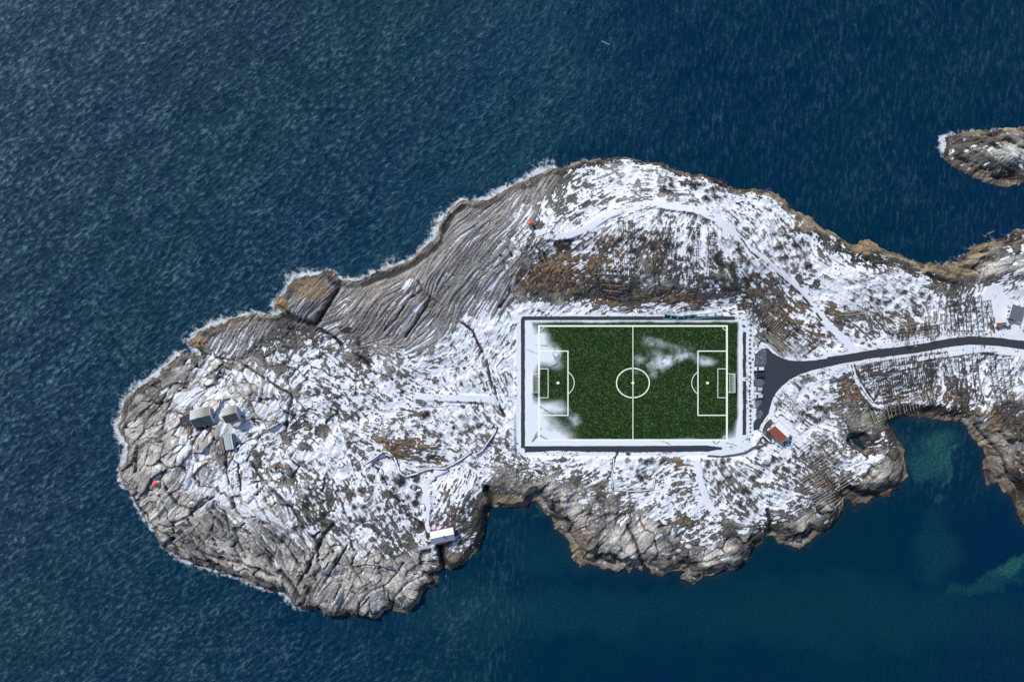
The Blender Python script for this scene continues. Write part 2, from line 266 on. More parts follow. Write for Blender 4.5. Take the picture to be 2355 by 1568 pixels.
# style weights
def pw(P, soft):
    sl, d = near_line(P, 60, True)
    out = np.zeros_like(X)
    out[sl] = sst(-soft, soft, d + (fbm(X[sl], Y[sl], 9, 3, 21) - .5) * 40)
    return out
WF = pw(FPOLY, 9)
WR = pw(RPOLY, 12)
for P in RPOLYS2: WR = np.maximum(WR, pw(P, 10))
WR = WR * (1 - WF)
grass = np.zeros_like(X)
gn = (fbm(X, Y, 5, 4, 23) - .5) * 2.2
for (a, b, rx, ry, v) in GRASS:
    grass = np.maximum(grass, v * (1 - sst(.45, 1.5, ell(U, V, a, b, rx, ry, 0) + gn)))
grass *= (1 - flat)

# direction field
cs = np.zeros_like(X); sn = np.zeros_like(X); 
for (a, b, ang) in ANG:
    wgt = 1.0 / (((U - a) ** 2 + (V - b) ** 2) / 1600 + .6) ** 2
    cs += wgt * math.cos(2 * math.radians(ang)); sn += wgt * math.sin(2 * math.radians(ang))
th = .5 * np.arctan2(sn, cs) + (fbm(X, Y, 26, 2, 41) - .5) * 1.0 + (fbm(X, Y, 7, 2, 42) - .5) * .5
vx = np.cos(th).astype(f32); vy = np.sin(th).astype(f32)
def lic(src, L):
    acc = src.copy(); n = 1
    J, I = np.meshgrid(np.arange(NY, dtype=f32), np.arange(NX, dtype=f32), indexing='ij')
    for sgn in (1, -1):
        px = I.copy(); py = J.copy(); ax = vx; ay = vy; lastx = vx; lasty = vy
        for s in range(L):
            px += sgn * ax; py += sgn * ay
            xi = np.clip(np.rint(px).astype(np.int32), 0, NX - 1); yi = np.clip(np.rint(py).astype(np.int32), 0, NY - 1)
            acc += src[yi, xi]; n += 1
            ax = vx[yi, xi]; ay = vy[yi, xi]
            fl = np.sign(ax * lastx + ay * lasty); fl[fl == 0] = 1
            ax = ax * fl; ay = ay * fl; lastx = ax; lasty = ay
    return (acc / n).astype(f32)
rs = np.random.RandomState(5)
white = rs.rand(NY, NX).astype(f32)
Lt = rank(lic(white, 3))
Ls = rank(lic(white, 7))
Lm = rank(lic(blur(white, 1), 14))
Lb = rank(lic(blur(rank(blur(white[::-1], 2)), 1), 26))
fine = rank(blur(white, 1) + .35 * white)
n1 = fbm(X, Y, 3.0, 4, 51, .6); n2 = fbm(X, Y, 12, 4, 52); n3 = fbm(X, Y, 1.3, 2, 53)
# slab cells, stretched along the strata
wxs = X + (n2 - .5) * 7 + (n1 - .5) * 1.5; wys = Y + (fbm(X, Y, 12, 3, 54) - .5) * 7 + (n3 - .5) * 1.0
wcr0 = sst(950, 760, U)
s1, s2, si, spx, spy = cells(wxs, wys, 3.6, 102)
def joints(ang, wl, asp, seed):
    ca, sa = math.cos(math.radians(ang)), math.sin(math.radians(ang)); q = cells((wxs * ca + wys * sa) / asp, -wxs * sa + wys * ca, wl, seed)
    return q
jm = [joints(48, 5.2, 2.6, 101), joints(-54, 4.6, 3.4, 104), joints(62, 6.0, 2.6, 105), joints(-40, 5.0, 2.4, 106)]
def gsel(a, b_, rx, ry): return np.exp(-(((U - a) / rx) ** 2 + ((V - b_) / ry) ** 2))
jw = np.stack([.12 + gsel(360, 1000, 190, 230) + gsel(1950, 1180, 250, 90), gsel(580, 1290, 190, 110) + gsel(700, 1180, 150, 90) + gsel(2400, 1120, 120, 120), gsel(810, 1380, 90, 90) + gsel(760, 1100, 120, 120) + gsel(1450, 1270, 90, 90) + gsel(2300, 600, 120, 80), gsel(970, 1340, 80, 90) + gsel(930, 1000, 200, 130) + gsel(600, 900, 140, 80) + gsel(2330, 370, 120, 90)])
jw = jw + (np.stack([fbm(X, Y, 18, 2, 111 + q) for q in range(4)]) - .5) * .5
sel = np.argmax(jw, 0)
c1, c2, ci, cpx, cpy = [np.choose(sel, [q[k_] for q in jm]) for k_ in range(5)]
crn = fbm(X, Y, 14, 3, 121)
crA = (1 - sst(.015, .07, c2 - c1)) * sst(.34, .52, crn); crB = (1 - sst(.03, .12, s2 - s1)) * sst(.50, .62, fbm(X, Y, 11, 3, 122))
b1, b2, bi, _, _ = cells(X + n1, Y - n1, 1.25, 103)
# detail relief
rdg = 1 - np.abs(2 * fbm(X, Y, 24, 3, 131) - 1) * 2.2; rdg = np.clip(rdg, 0, 1) ** 1.6
rdg2 = 1 - np.abs(2 * fbm(X, Y, 10, 3, 132) - 1) * 2.4; rdg2 = np.clip(rdg2, 0, 1) ** 1.5
R_rel = (ci - .5) * 2.3 + cpx * (ci - .5) * 3.4 + cpy * (((ci * 7) % 1) - .5) * 4.0 + (si - .5) * .35 - crA * .9 - crB * .35 + (Lm - .5) * .35 + (Lb - .5) * .8 + (n2 - .5) * 2.0 - rdg * 1.7 + (n1 - .5) * .5
F_rel = (Lb - .5) * .28 + (Lm - .5) * .42 + (Ls - .5) * .52 + (n2 - .5) * 2.2 - crA * .4
N_rel = (n2 - .5) * 2.6 - rdg * 1.3 * (.4 + .6 * wcr0) - rdg2 * .7 + (ci - .5) * 1.2 * wcr0 + cpy * (ci - .5) * 2.0 * wcr0 + (n1 - .5) * 1.3 + (Lb - .5) * .25 + (Lm - .5) * .22 + (Lt - .5) * .14 + (fine - .5) * .12 - crA * .3 * wcr0 + (si - .5) * .3 * wcr0
WN = np.clip(1 - WF - WR, 0, 1)
rel = WF * F_rel + WR * R_rel + WN * N_rel
# rubble shores of boulders
rub = np.zeros_like(X)
for (a, b, rx, ry, v) in ((1215,1075,26,34,1),(1245,1110,40,22,1),(1200,1050,16,34,.8),(1640,1245,0.1,0.1,0),(1995,1060,55,26,1),(2040,1075,45,12,.9),(2075,1085,34,16,.6),(1970,1030,22,30,.9),(1420,1190,60,20,.7),(1990,975,26,44,.5),(2330,385,60,36,.6)):
    rub = np.maximum(rub, v * (1 - sst(.5, 1.3, ell(U, V, a, b, rx, ry, 0) + gn * .4)))
relb = np.sqrt(np.clip(1 - (b1 / .75) ** 2, 0, 1)) * .8 * (.4 + bi)
rel = rel * (1 - rub * .6) + rub * relb
darkm = np.zeros_like(X); dep = np.zeros_like(X)
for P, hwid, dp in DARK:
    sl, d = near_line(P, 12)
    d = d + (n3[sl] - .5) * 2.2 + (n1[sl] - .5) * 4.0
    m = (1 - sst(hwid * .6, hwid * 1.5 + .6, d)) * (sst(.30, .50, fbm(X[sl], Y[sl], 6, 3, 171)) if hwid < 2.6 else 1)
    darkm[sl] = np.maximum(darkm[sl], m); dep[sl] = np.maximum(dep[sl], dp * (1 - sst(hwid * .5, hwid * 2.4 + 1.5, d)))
calm = (1 - smooth) * sst(-1.0, 2.5, D)
Z = base + rel * (.25 + .75 * calm) * (1 - smooth) - dep * (1 - flat)
# valley floor with sheer sides, ruin terrace
Z = np.where(D < -.5, np.minimum(Z, D * .9), Z)
Z = np.where((D > .6) & (Z < .35), .35 + .1 * n1, Z)
Z = Z * (1 - flat) + ZF * flat

# snow cover
M = np.full((29, 54), np.nan)
for r, (c0, st) in COV.items():
    v = [CVAL[int(ch)] for ch in st][:54 - c0]
    M[r, c0:c0 + len(v)] = v; M[r, :c0] = v[0]; M[r, c0 + len(v):] = v[-1]
M[27] = M[26]; M[28] = M[26]
M = M.astype(f32)
cov = bil(M, (U - 280) / 40 + (fbm(X, Y, 8, 3, 71) - .5) * 1.5, (V - 380) / 40 + (fbm(X, Y, 8, 3, 72) - .5) * 1.5)
for (a, b, rx, ry, an) in BARE:
    if rx: cov = cov * (1 - .97 * (1 - sst(.6, 1.15, ell(U, V, a, b, rx, ry, an) + (n1 - .5) * 1.6)))
for (a, b, rx, ry, an) in SNOWP:
    if rx: 
        m = 1 - sst(.5, 1.3, ell(U, V, a, b, rx, ry, an) + (n1 - .5) * 1.8); cov = cov * (1 - m) + .985 * m
zr = Z - blur(Z, 5); zb = Z - blur(Z, 16)
gyy, gxx = np.gradient(blur(Z, 1), STEP)
slope = np.sqrt(gxx ** 2 + gyy ** 2)
rz = rank(zr); rsl = rank(slope)
pat = WN * rank(.16 * Lm + .30 * Lt + .34 * fine + .40 * rank(n1) + .22 * rank(n3) + .15 * rz + .18 * rsl + .10 * si) + WR * rank(.28 * rz + .5 * si + .4 * Lm + .3 * rsl + .3 * n1 + .1 * fine) + WF * rank(.6 * Lm + .4 * Ls + .3 * rz + .25 * n1 + .15 * fine)
drift = fbm(X, Y, 16, 3, 141) - .5
cov = np.where(cov > 0, np.clip(cov + (drift * .9) * (1 - np.abs(2 * cov - 1) ** 3) , 0, 1), cov) * .99
cov = cov * (1 - .28 * rdg * (1 - snowpath) * (1 - flat))
cov = cov * (1 - sst(0, 1, grass) * .7)
shore = sst(1.6, 4.2, D + (n2 - .5) * 4 + (n1 - .5) * 1.5)
cov = cov * shore * (1 - .35 * WF)
cov = cov * (1 - .85 * sst(2150, 2200, U) * (1 - sst(440, 460, V)))
cov = np.maximum(cov, snowpath * .97)
cov = np.where(flat > .98, np.maximum(cov, .93), cov)
marg = cov - pat * .985
# fine dark speckle of twigs and stones through the snow
spk = rank(.6 * Ls + .55 * white + .5 * fine + .5 * n1)
marg = marg - 1.0 * sst(.93, .97, spk) * (cov < .95) * (1 - snowpath) - .5 * sst(.975, .99, spk)
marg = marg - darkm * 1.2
wcr = np.clip(WR + WN * sst(900, 760, U) + .25 * WN, 0, 1) * (1 - smooth)
marg = marg - .9 * crA * wcr - .6 * crB * wcr
snow = sst(-.05, .05, marg)

# ground colours (albedo)
def mixc(A, B, t): return A * (1 - t[..., None]) + B * t[..., None]
def C(*c): return np.array(c, f32)
one = np.ones(X.shape + (3,), f32)
tone = np.clip(.5 + (n2 - .5) * 1.3 + (Lm - .5) * .35 + (n1 - .5) * .6, 0, 1)
Rc = mixc(one * C(.085, .082, .08), one * C(.47, .445, .41), np.clip((tone - .5) * 1.3 + .38 + .35 * si, 0, 1))
Rc *= (1 - .80 * crA[..., None]) * (1 - .45 * crB[..., None])
pink = np.exp(-ell(U, V, 890, 740, 110, 70, 40))
Fc = mixc(one * C(.055, .053, .055), one * C(.30, .292, .285), np.clip(.28 * Lm + .72 * Ls + .35 * (n2 - .5) + .02, 0, 1) ** 1.2)
Fc = mixc(Fc, Fc * C(1.12, 1.0, .92), pink)
Nc = mixc(one * C(.016, .017, .020), one * C(.13, .12, .105), np.clip(fine * .6 + n1 * 1.1 - .42, 0, 1))
Nc = mixc(Nc, one * C(.22, .21, .195) * (.5 + fine[..., None] * .8), sst(.52, .70, n2) * .65)
G_ = mixc(one * C(.022, .018, .015), one * C(.165, .115, .072), np.clip(n1 * 1.3 + (fine - .5) * .8 + (Lt - .5) * .5 - .22, 0, 1))
Gc = mixc(Nc * C(1.1, .95, .8), G_, sst(.25, .7, grass))
A_ = Nc * WN[..., None] + Rc * WR[..., None] + Fc * WF[..., None]
Gc = mixc(Gc, one * C(.05, .048, .05) * (.3 + 1.5 * Lt[..., None]), sst(.48, .60, fbm(X, Y, 9, 3, 151)) * .8)
A_ = mixc(A_, Gc, sst(.1, .5, grass) * (1 - WF * .3))
rubc = mixc(one * C(.05, .05, .05), one * C(.33, .31, .29), np.clip(bi * .8 + .2 * n1, 0, 1)) * (1 - .7 * sst(.35, .6, b1)[..., None])
A_ = mixc(A_, rubc, rub * .8)
# tidal zone: tan and rust weed, then a black lichen belt
wfac = 1.0 + 1.3 * sst(1550, 1750, U) * (1 - sst(640, 700, V)) + 1.1 * sst(1150, 1300, U) * sst(1080, 1150, V) + .9 * sst(2050, 2120, U) * sst(900, 960, V) - .35 * (1 - sst(330, 420, U)) + .5 * gsel(1050, 1300, 90, 60) + .5 * gsel(600, 1360, 160, 60)
tz = (D + (n2 - .5) * 4.2 + (n1 - .5) * 2.0) / wfac
wetc = mixc(one * C(.05, .038, .026), one * C(.27, .22, .145), np.clip(.5 + (n2 - .5) * 1.2 + (Lm - .5) * .9, 0, 1))
wetc = mixc(wetc, wetc * C(.75, .7, .75), sst(.45, .65, fbm(X, Y, 22, 2, 81)))
belt = sst(1.4, 2.4, tz) * (1 - sst(3.6, 5.6, tz))
A_ = mixc(A_, A_ * .22 + C(.004, .004, .005), belt * .9)
wetc = mixc(wetc, wetc * .30, sst(.50, .62, fbm(X, Y, 5, 3, 83)))
A_ = mixc(A_, wetc, (1 - sst(1.2, 2.4, tz)) * .92)
# brown outer rocks
for (a, b, rx, ry, v, cc) in ((725,680,55,28,.75,(.16,.115,.065)),(655,715,22,18,.8,(.20,.14,.07)),(465,800,26,14,.9,(.20,.14,.07)),(530,760,60,12,.5,(.14,.10,.06)),(1820,460,30,14,.8,(.20,.16,.115)),(1900,525,60,18,.7,(.2,.15,.1)),(2030,575,40,20,.85,(.20,.14,.085)),(2240,630,60,22,.8,(.19,.145,.09)),(2290,590,26,16,.8,(.20,.15,.09)),
    (1370,1270,28,60,.5,(.2,.16,.11)),(1180,1175,50,16,.8,(.19,.16,.10)),(2110,1110,20,50,.6,(.13,.10,.08)),(2060,1010,50,40,.55,(.08,.065,.05)),(2350,1120,30,40,.6,(.15,.12,.08)),(1080,1300,40,20,.6,(.16,.145,.11)),(2250,360,45,45,.75,(.085,.075,.065)),(2310,330,60,14,.6,(.07,.062,.055)),(2380,360,45,30,.5,(.36,.38,.33)),(2355,350,30,16,.4,(.28,.31,.22)),(2040,990,36,24,.6,(.2,.2,.16)),(2290,985,40,20,.5,(.26,.25,.21)),(2350,1060,40,60,.5,(.26,.235,.19)),
    (2230,370,40,70,.6,(.07,.06,.05)),(1700,1230,16,14,.2,(.1,.1,.1)),(2040,1035,44,22,.85,(.045,.04,.036)),(2095,1040,14,40,.8,(.05,.042,.04)),(2150,968,60,12,.7,(.05,.048,.048)),(2330,1120,20,50,.4,(.05,.042,.04))):
    m = v * (1 - sst(.5, 1.3, ell(U, V, a, b, rx, ry, 0) + gn * .5)) * (1 - .8 * flat)
    A_ = mixc(A_, C(*cc) * (.45 + 1.1 * Lm[..., None]), m)
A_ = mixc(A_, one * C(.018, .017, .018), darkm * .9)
ditch = np.zeros_like(X)
sl, d = near_line([(1083,756),(1108,776),(1121,807),(1139,843),(1149,884),(1162,919),(1167,942),(1182,975)], 10)
ditch[sl] = 1 - sst(1.5, 4.5, d + (n1[sl] - .5) * 4)
A_ = mixc(A_, G_ * .8, ditch * .75 * sst(.35, .55, n2 * .5 + fine * .5))
A_ = A_ * (.62 + .76 * white[..., None]) * 1.12
ALB = A_
Z = Z + snow * (1 - flat) * .05

# ------------------------------------------------------------------ mesh from arrays
def grid_mesh(name, X, Y, Z, keep=None):
    ny, nx = X.shape
    idx = np.arange(nx * ny, dtype=np.int32).reshape(ny, nx)
    q = np.stack([idx[:-1, :-1], idx[:-1, 1:], idx[1:, 1:], idx[1:, :-1]], -1).reshape(-1, 4)
    if keep is not None:
        kk = keep[:-1, :-1] | keep[:-1, 1:] | keep[1:, 1:] | keep[1:, :-1]
        q = q[kk.ravel()]
    used, inv = np.unique(q, return_inverse=True)
    q = inv.reshape(-1, 4).astype(np.int32)
    co = np.stack([X.ravel(), Y.ravel(), Z.ravel()], -1)[used].astype(f32)
    me = bpy.data.meshes.new(name)
    me.vertices.add(len(co)); me.vertices.foreach_set('co', co.ravel())
    me.loops.add(q.size); me.loops.foreach_set('vertex_index', q.ravel())
    me.polygons.add(len(q)); me.polygons.foreach_set('loop_start', np.arange(0, q.size, 4, dtype=np.int32))
    me.update(calc_edges=True)
    me.polygons.foreach_set('use_smooth', np.ones(len(q), bool))
    return me, used
def color_attr(me, name, rgba):
    a = me.color_attributes.new(name, 'FLOAT_COLOR', 'POINT')
    a.data.foreach_set('color', rgba.astype(f32).ravel())
def tag(o, label=None, cat=None, group=None, kind=None):
    if label: o['label'] = label
    if cat: o['category'] = cat
    if group: o['group'] = group
    if kind: o['kind'] = kind
    return o
def link(o, parent=None):
    COL.objects.link(o)
    if parent: o.parent = parent
    return o

# ------------------------------------------------------------------ materials
def newmat(name):
    m = bpy.data.materials.new(name); m.use_nodes = True
    t = m.node_tree; b = t.nodes['Principled BSDF']
    return m, t, b
def N(t, typ, **kw):
    n = t.nodes.new(typ)
    for k_, v in kw.items():
        if k_ in ('inp',):
            for a, b in v.items(): n.inputs[a].default_value = b
        else: setattr(n, k_, v)
    return n
def simple(name, col, rough=.7, var=.25, scale=3.0, metal=0.0, bump=.0):
    m, t, b = newmat(name)
    g = N(t, 'ShaderNodeTexCoord'); n = N(t, 'ShaderNodeTexNoise', inp={'Scale': scale, 'Detail': 4.0})
    t.links.new(g.outputs['Object'], n.inputs['Vector'])
    mr = N(t, 'ShaderNodeMapRange', inp={'To Min': 1 - var, 'To Max': 1 + var}); t.links.new(n.outputs['Fac'], mr.inputs['Value'])
    mx = N(t, 'ShaderNodeVectorMath', operation='SCALE'); mx.inputs[0].default_value = col[:3]
    t.links.new(mr.outputs[0], mx.inputs['Scale']); t.links.new(mx.outputs[0], b.inputs['Base Color'])
    b.inputs['Roughness'].default_value = rough; b.inputs['Metallic'].default_value = metal
    if bump:
        bp = N(t, 'ShaderNodeBump', inp={'Strength': bump, 'Distance': .05}); t.links.new(n.outputs['Fac'], bp.inputs['Height']); t.links.new(bp.outputs[0], b.inputs['Normal'])
    return m

# terrain material: albedo attribute, broken up by fine procedural noise
mT, t, b = newmat('snowy_rock')
at = N(t, 'ShaderNodeAttribute', attribute_name='Col'); gco = N(t, 'ShaderNodeTexCoord')
nz = N(t, 'ShaderNodeTexNoise', inp={'Scale': 2.4, 'Detail': 5.0, 'Roughness': .7}); t.links.new(gco.outputs['Object'], nz.inputs['Vector'])
mr = N(t, 'ShaderNodeMapRange', inp={'From Min': .3, 'From Max': .7, 'To Min': .45, 'To Max': 1.55}); t.links.new(nz.outputs['Fac'], mr.inputs['Value'])
sc = N(t, 'ShaderNodeVectorMath', operation='SCALE'); t.links.new(at.outputs['Color'], sc.inputs[0]); t.links.new(mr.outputs[0], sc.inputs['Scale'])
nf = N(t, 'ShaderNodeTexNoise', inp={'Scale': 1.9, 'Detail': 6.0, 'Roughness': .8}); t.links.new(gco.outputs['Object'], nf.inputs['Vector'])
ma = N(t, 'ShaderNodeMath', operation='MULTIPLY_ADD'); t.links.new(nf.outputs['Fac'], ma.inputs[0]); ma.inputs[1].default_value = .42; ma.inputs[2].default_value = -.21
ad = N(t, 'ShaderNodeMath', operation='ADD'); t.links.new(at.outputs['Alpha'], ad.inputs[0]); t.links.new(ma.outputs[0], ad.inputs[1])
sf_ = N(t, 'ShaderNodeMapRange', inp={'From Min': .472, 'From Max': .528}); t.links.new(ad.outputs[0], sf_.inputs['Value'])
nlow = N(t, 'ShaderNodeTexNoise', inp={'Scale': .08, 'Detail': 4.0}); t.links.new(gco.outputs['Object'], nlow.inputs['Vector'])
sc2 = N(t, 'ShaderNodeMix', data_type='RGBA'); sc2.inputs[6].default_value = (.63, .68, .76, 1); sc2.inputs[7].default_value = (.79, .82, .87, 1); t.links.new(nlow.outputs['Fac'], sc2.inputs[0])
fx = N(t, 'ShaderNodeMix', data_type='RGBA'); t.links.new(sf_.outputs[0], fx.inputs[0]); t.links.new(sc.outputs[0], fx.inputs[6]); t.links.new(sc2.outputs[2], fx.inputs[7])
t.links.new(fx.outputs[2], b.inputs['Base Color'])
b.inputs['Roughness'].default_value = .85; b.inputs['Specular IOR Level'].default_value = .25
bp = N(t, 'ShaderNodeBump', inp={'Strength': .55, 'Distance': .12}); t.links.new(nz.outputs['Fac'], bp.inputs['Height']); t.links.new(bp.outputs[0], b.inputs['Normal'])

me, used = grid_mesh('terrain', X, Y, Z, keep=(D > -2.2))
color_attr(me, 'Col', np.concatenate([ALB.reshape(-1, 3), np.clip(marg * .5 + .5, 0, 1).reshape(-1, 1)], 1)[used])
me.materials.append(mT)
ter = link(bpy.data.objects.new('terrain', me)); tag(ter, kind='structure')

def zt(x, y): return float(bil(Z, np.array([(x - gx[0]) / STEP]), np.array([(y - gy[0]) / STEP]))[0])
def gp(px, py):
    z = 3.0
    for _ in range(6):
        kk = (H - z) / H; x = (px - 1200) * S * kk; y = (799 - py) * S * kk; z = max(0., zt(x, y))
    return Vector((x, y, z))
def pz(px, py, z):
    kk = (H - z) / H
    return Vector(((px - 1200) * S * kk, (799 - py) * S * kk, z))

# ------------------------------------------------------------------ water
xs = np.concatenate([-np.geomspace(6000, 330, 24), np.arange(-300, 345, .8), np.geomspace(350, 6000, 24)]).astype(f32)
ys = np.concatenate([-np.geomspace(6000, 215, 24), np.arange(-200, 200, .8), np.geomspace(215, 6000, 24)]).astype(f32)
WX, WY = np.meshgrid(xs, ys)
wd = sdf_at(np.clip(WX, CX0, CX1) + (fbm(WX, WY, 9, 3, 3) - .5) * 2.0, np.clip(WY, CY0, CY1) + (fbm(WX, WY, 9, 3, 4) - .5) * 2.0)
gsy, gsx = np.gradient(blur(sdf, 4), 1.0)
ox = -bil(gsx, WX - CX0, WY - CY0); oy = -bil(gsy, WX - CX0, WY - CY0)      # direction away from land
pu = WX / S + 1200; pv = 799 - WY / S
expo = np.clip((-ox * .85 + oy * .55) * 1.1 + .12, 0, 1)
expo *= np.where(pu > 1300, .35, 1.0)
expo = np.maximum(expo, .55 * np.clip(-ox * .6 - oy * .8, 0, 1) * (pu < 760) * (pv > 1150))
for (a, b_, r_, v) in ((1020,550,60,1),(1090,470,40,1),(700,650,90,1),(840,650,60,1),(300,920,60,1),(270,1010,40,1),(285,1120,50,1),(465,760,50,.8),(580,725,40,.8),(405,840,30,.8),(455,820,14,1.),(2212,335,26,1),(1290,380,30,.5),(640,722,22,1.),(380,1275,30,.8)):
    expo = np.maximum(expo, v * np.exp(-((pu - a) ** 2 + (pv - b_) ** 2) / r_ ** 2))
expo = np.where((pu > 1300) & (pv > 480) & (pu < 2190), np.minimum(expo, .12), expo)
expo = np.where((pu > 1000) & (pv > 1000), 0.02, expo)
expo = expo * (.35 + 1.3 * fbm(WX, WY, 14, 2, 15))
foam = np.exp(np.minimum(wd + .5, 0) / (.7 + 1.9 * expo ** 1.5)) * np.clip(expo * 1.15, 0, 1.0) * (wd > -40)
shal = np.zeros_like(WX); swx = (fbm(WX, WY, 16, 4, 27, .6) - .5) * 90; swy = (fbm(WX, WY, 16, 4, 28, .6) - .5) * 90
sn_ = (fbm(WX, WY, 10, 4, 17) - .5)
for (a, b_, rx, ry, an, v) in ((2195,1050,52,34,10,.62),(2180,1085,44,30,0,.5),(2232,1082,34,10,35,.75),(2205,1118,26,8,40,.6),(2192,1185,10,12,0,.35),(2385,1320,60,22,28,.75),(2320,1368,90,20,18,.30),(2200,1290,60,70,0,.16),(1258,1185,6,14,0,.7),(1250,1212,6,20,-30,.35),(1300,1290,110,50,0,.10),(1250,1430,400,60,0,.14),(1950,1440,500,80,0,.10)):
    shal = np.maximum(shal, v * (1 - sst(.05, 1.9, ell(pu + swx, pv + swy, a, b_, rx, ry, an))))
for (a, b_, r_) in ((2134,1178,10),(2122,1185,6),(2168,1000,3),(2075,987,20),(2300,1130,8)):
    pass
near = np.exp(np.minimum(wd, 0) / 1.6) * (pv > 900) * (pu > 1200)
E = np.interp(pu, [-200, 0, 600, 1200, 1700, 2400], [.86, .80, .60, .38, .17, .19]) + .42 * np.exp(-np.sqrt(pu ** 2 + pv ** 2) / 420)  # wave energy, also strength of the painted crest sheen, boosted at upper left
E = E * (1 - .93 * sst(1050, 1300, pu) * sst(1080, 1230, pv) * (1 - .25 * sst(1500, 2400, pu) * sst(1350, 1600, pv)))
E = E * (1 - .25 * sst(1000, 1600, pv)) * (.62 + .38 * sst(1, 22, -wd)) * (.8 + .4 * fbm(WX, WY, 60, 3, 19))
sea, used = grid_mesh('water', WX, WY, np.zeros_like(WX))
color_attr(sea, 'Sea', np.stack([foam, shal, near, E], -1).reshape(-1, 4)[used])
mW, t, b = newmat('sea_water')
L = t.links.new
at = N(t, 'ShaderNodeAttribute', attribute_name='Sea'); sep = N(t, 'ShaderNodeSeparateColor'); L(at.outputs['Color'], sep.inputs[0])
gco = N(t, 'ShaderNodeTexCoord')
def mapped(rot, scl):
    mp = N(t, 'ShaderNodeMapping'); mp.vector_type = 'TEXTURE'
    mp.inputs['Rotation'].default_value = (0, 0, math.radians(rot)); mp.inputs['Scale'].default_value = scl
    L(gco.outputs['Object'], mp.inputs['Vector']); return mp
def noise(mp, scale, detail, rough=.55, dist=0.0):
    n = N(t, 'ShaderNodeTexNoise', inp={'Scale': scale, 'Detail': detail, 'Roughness': rough, 'Distortion': dist}); L(mp.outputs[0], n.inputs['Vector']); return n.outputs['Fac']
def math_(op, a, b_=None, c=None):
    n = N(t, 'ShaderNodeMath', operation=op)
    for i, v in enumerate((a, b_, c)):
        if v is None: continue
        if isinstance(v, (int, float)): n.inputs[i].default_value = v
        else: L(v, n.inputs[i])
    return n.outputs[0]
wA = noise(mapped(38, (1.9, 1.0, 1)), .50, 5.0, .62, .4)       # short crests running up to the right
wB = noise(mapped(84, (3.0, 1.0, 1)), .55, 4.0, .6, .4)       # wind streaks on the lee side
wC = noise(mapped(20, (1.6, 1.0, 1)), 1.5, 3.0, .6, .3)
wL = noise(mapped(50, (2.0, 1.0, 1)), .085, 2.0, .5)
mixf = N(t, 'ShaderNodeMapRange', inp={'From Min': .36, 'From Max': .20}); L(at.outputs['Alpha'], mixf.inputs['Value'])
mm = N(t, 'ShaderNodeMix', data_type='FLOAT'); L(mixf.outputs[0], mm.inputs[0]); L(wA, mm.inputs[2]); L(wB, mm.inputs[3])
ridge = math_('POWER', math_('SUBTRACT', 1.0, math_('MULTIPLY', math_('ABSOLUTE', math_('SUBTRACT', mm.outputs[0], .5)), 4.0)), 2.0)
hgt = math_('ADD', math_('ADD', math_('MULTIPLY', mm.outputs[0], 1.0), math_('MULTIPLY', wC, .28)), math_('MULTIPLY', wL, 1.5))
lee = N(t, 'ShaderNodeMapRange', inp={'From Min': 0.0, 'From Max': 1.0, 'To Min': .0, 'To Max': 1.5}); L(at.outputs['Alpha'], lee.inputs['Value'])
bp = N(t, 'ShaderNodeBump', inp={'Distance': 1.9}); L(math_('MINIMUM', lee.outputs[0], 1.0), bp.inputs['Strength']); L(hgt, bp.inputs['Height']); L(bp.outputs[0], b.inputs['Normal'])
# body colour of the water, seabed and kelp where it is shallow
big = noise(mapped(70, (1.5, 1.0, 1)), .012, 3.0)
c1_ = N(t, 'ShaderNodeMix', data_type='RGBA'); c1_.inputs[6].default_value = (.0003, .0225, .0455, 1); c1_.inputs[7].default_value = (.0003, .0185, .052, 1)
mr = N(t, 'ShaderNodeMapRange', inp={'From Min': .4, 'From Max': .6}); L(big, mr.inputs['Value']); L(mr.outputs[0], c1_.inputs[0])
bedn = noise(mapped(0, (1, 1, 1)), .9, 5.0, .7)
bedc = N(t, 'ShaderNodeMix', data_type='RGBA'); bedc.inputs[6].default_value = (.002, .065, .075, 1); bedc.inputs[7].default_value = (.05, .16, .12, 1)
mr2 = N(t, 'ShaderNodeMapRange', inp={'From Min': .42, 'From Max': .66}); L(bedn, mr2.inputs['Value']); L(mr2.outputs[0], bedc.inputs[0])
c2_ = N(t, 'ShaderNodeMix', data_type='RGBA'); L(sep.outputs[1], c2_.inputs[0]); L(c1_.outputs[2], c2_.inputs[6]); L(bedc.outputs[2], c2_.inputs[7])
c3_ = N(t, 'ShaderNodeMix', data_type='RGBA'); c3_.inputs[7].default_value = (.03, .035, .03, 1); L(math_('MULTIPLY', sep.outputs[2], mr2.outputs[0]), c3_.inputs[0]); L(c2_.outputs[2], c3_.inputs[6])
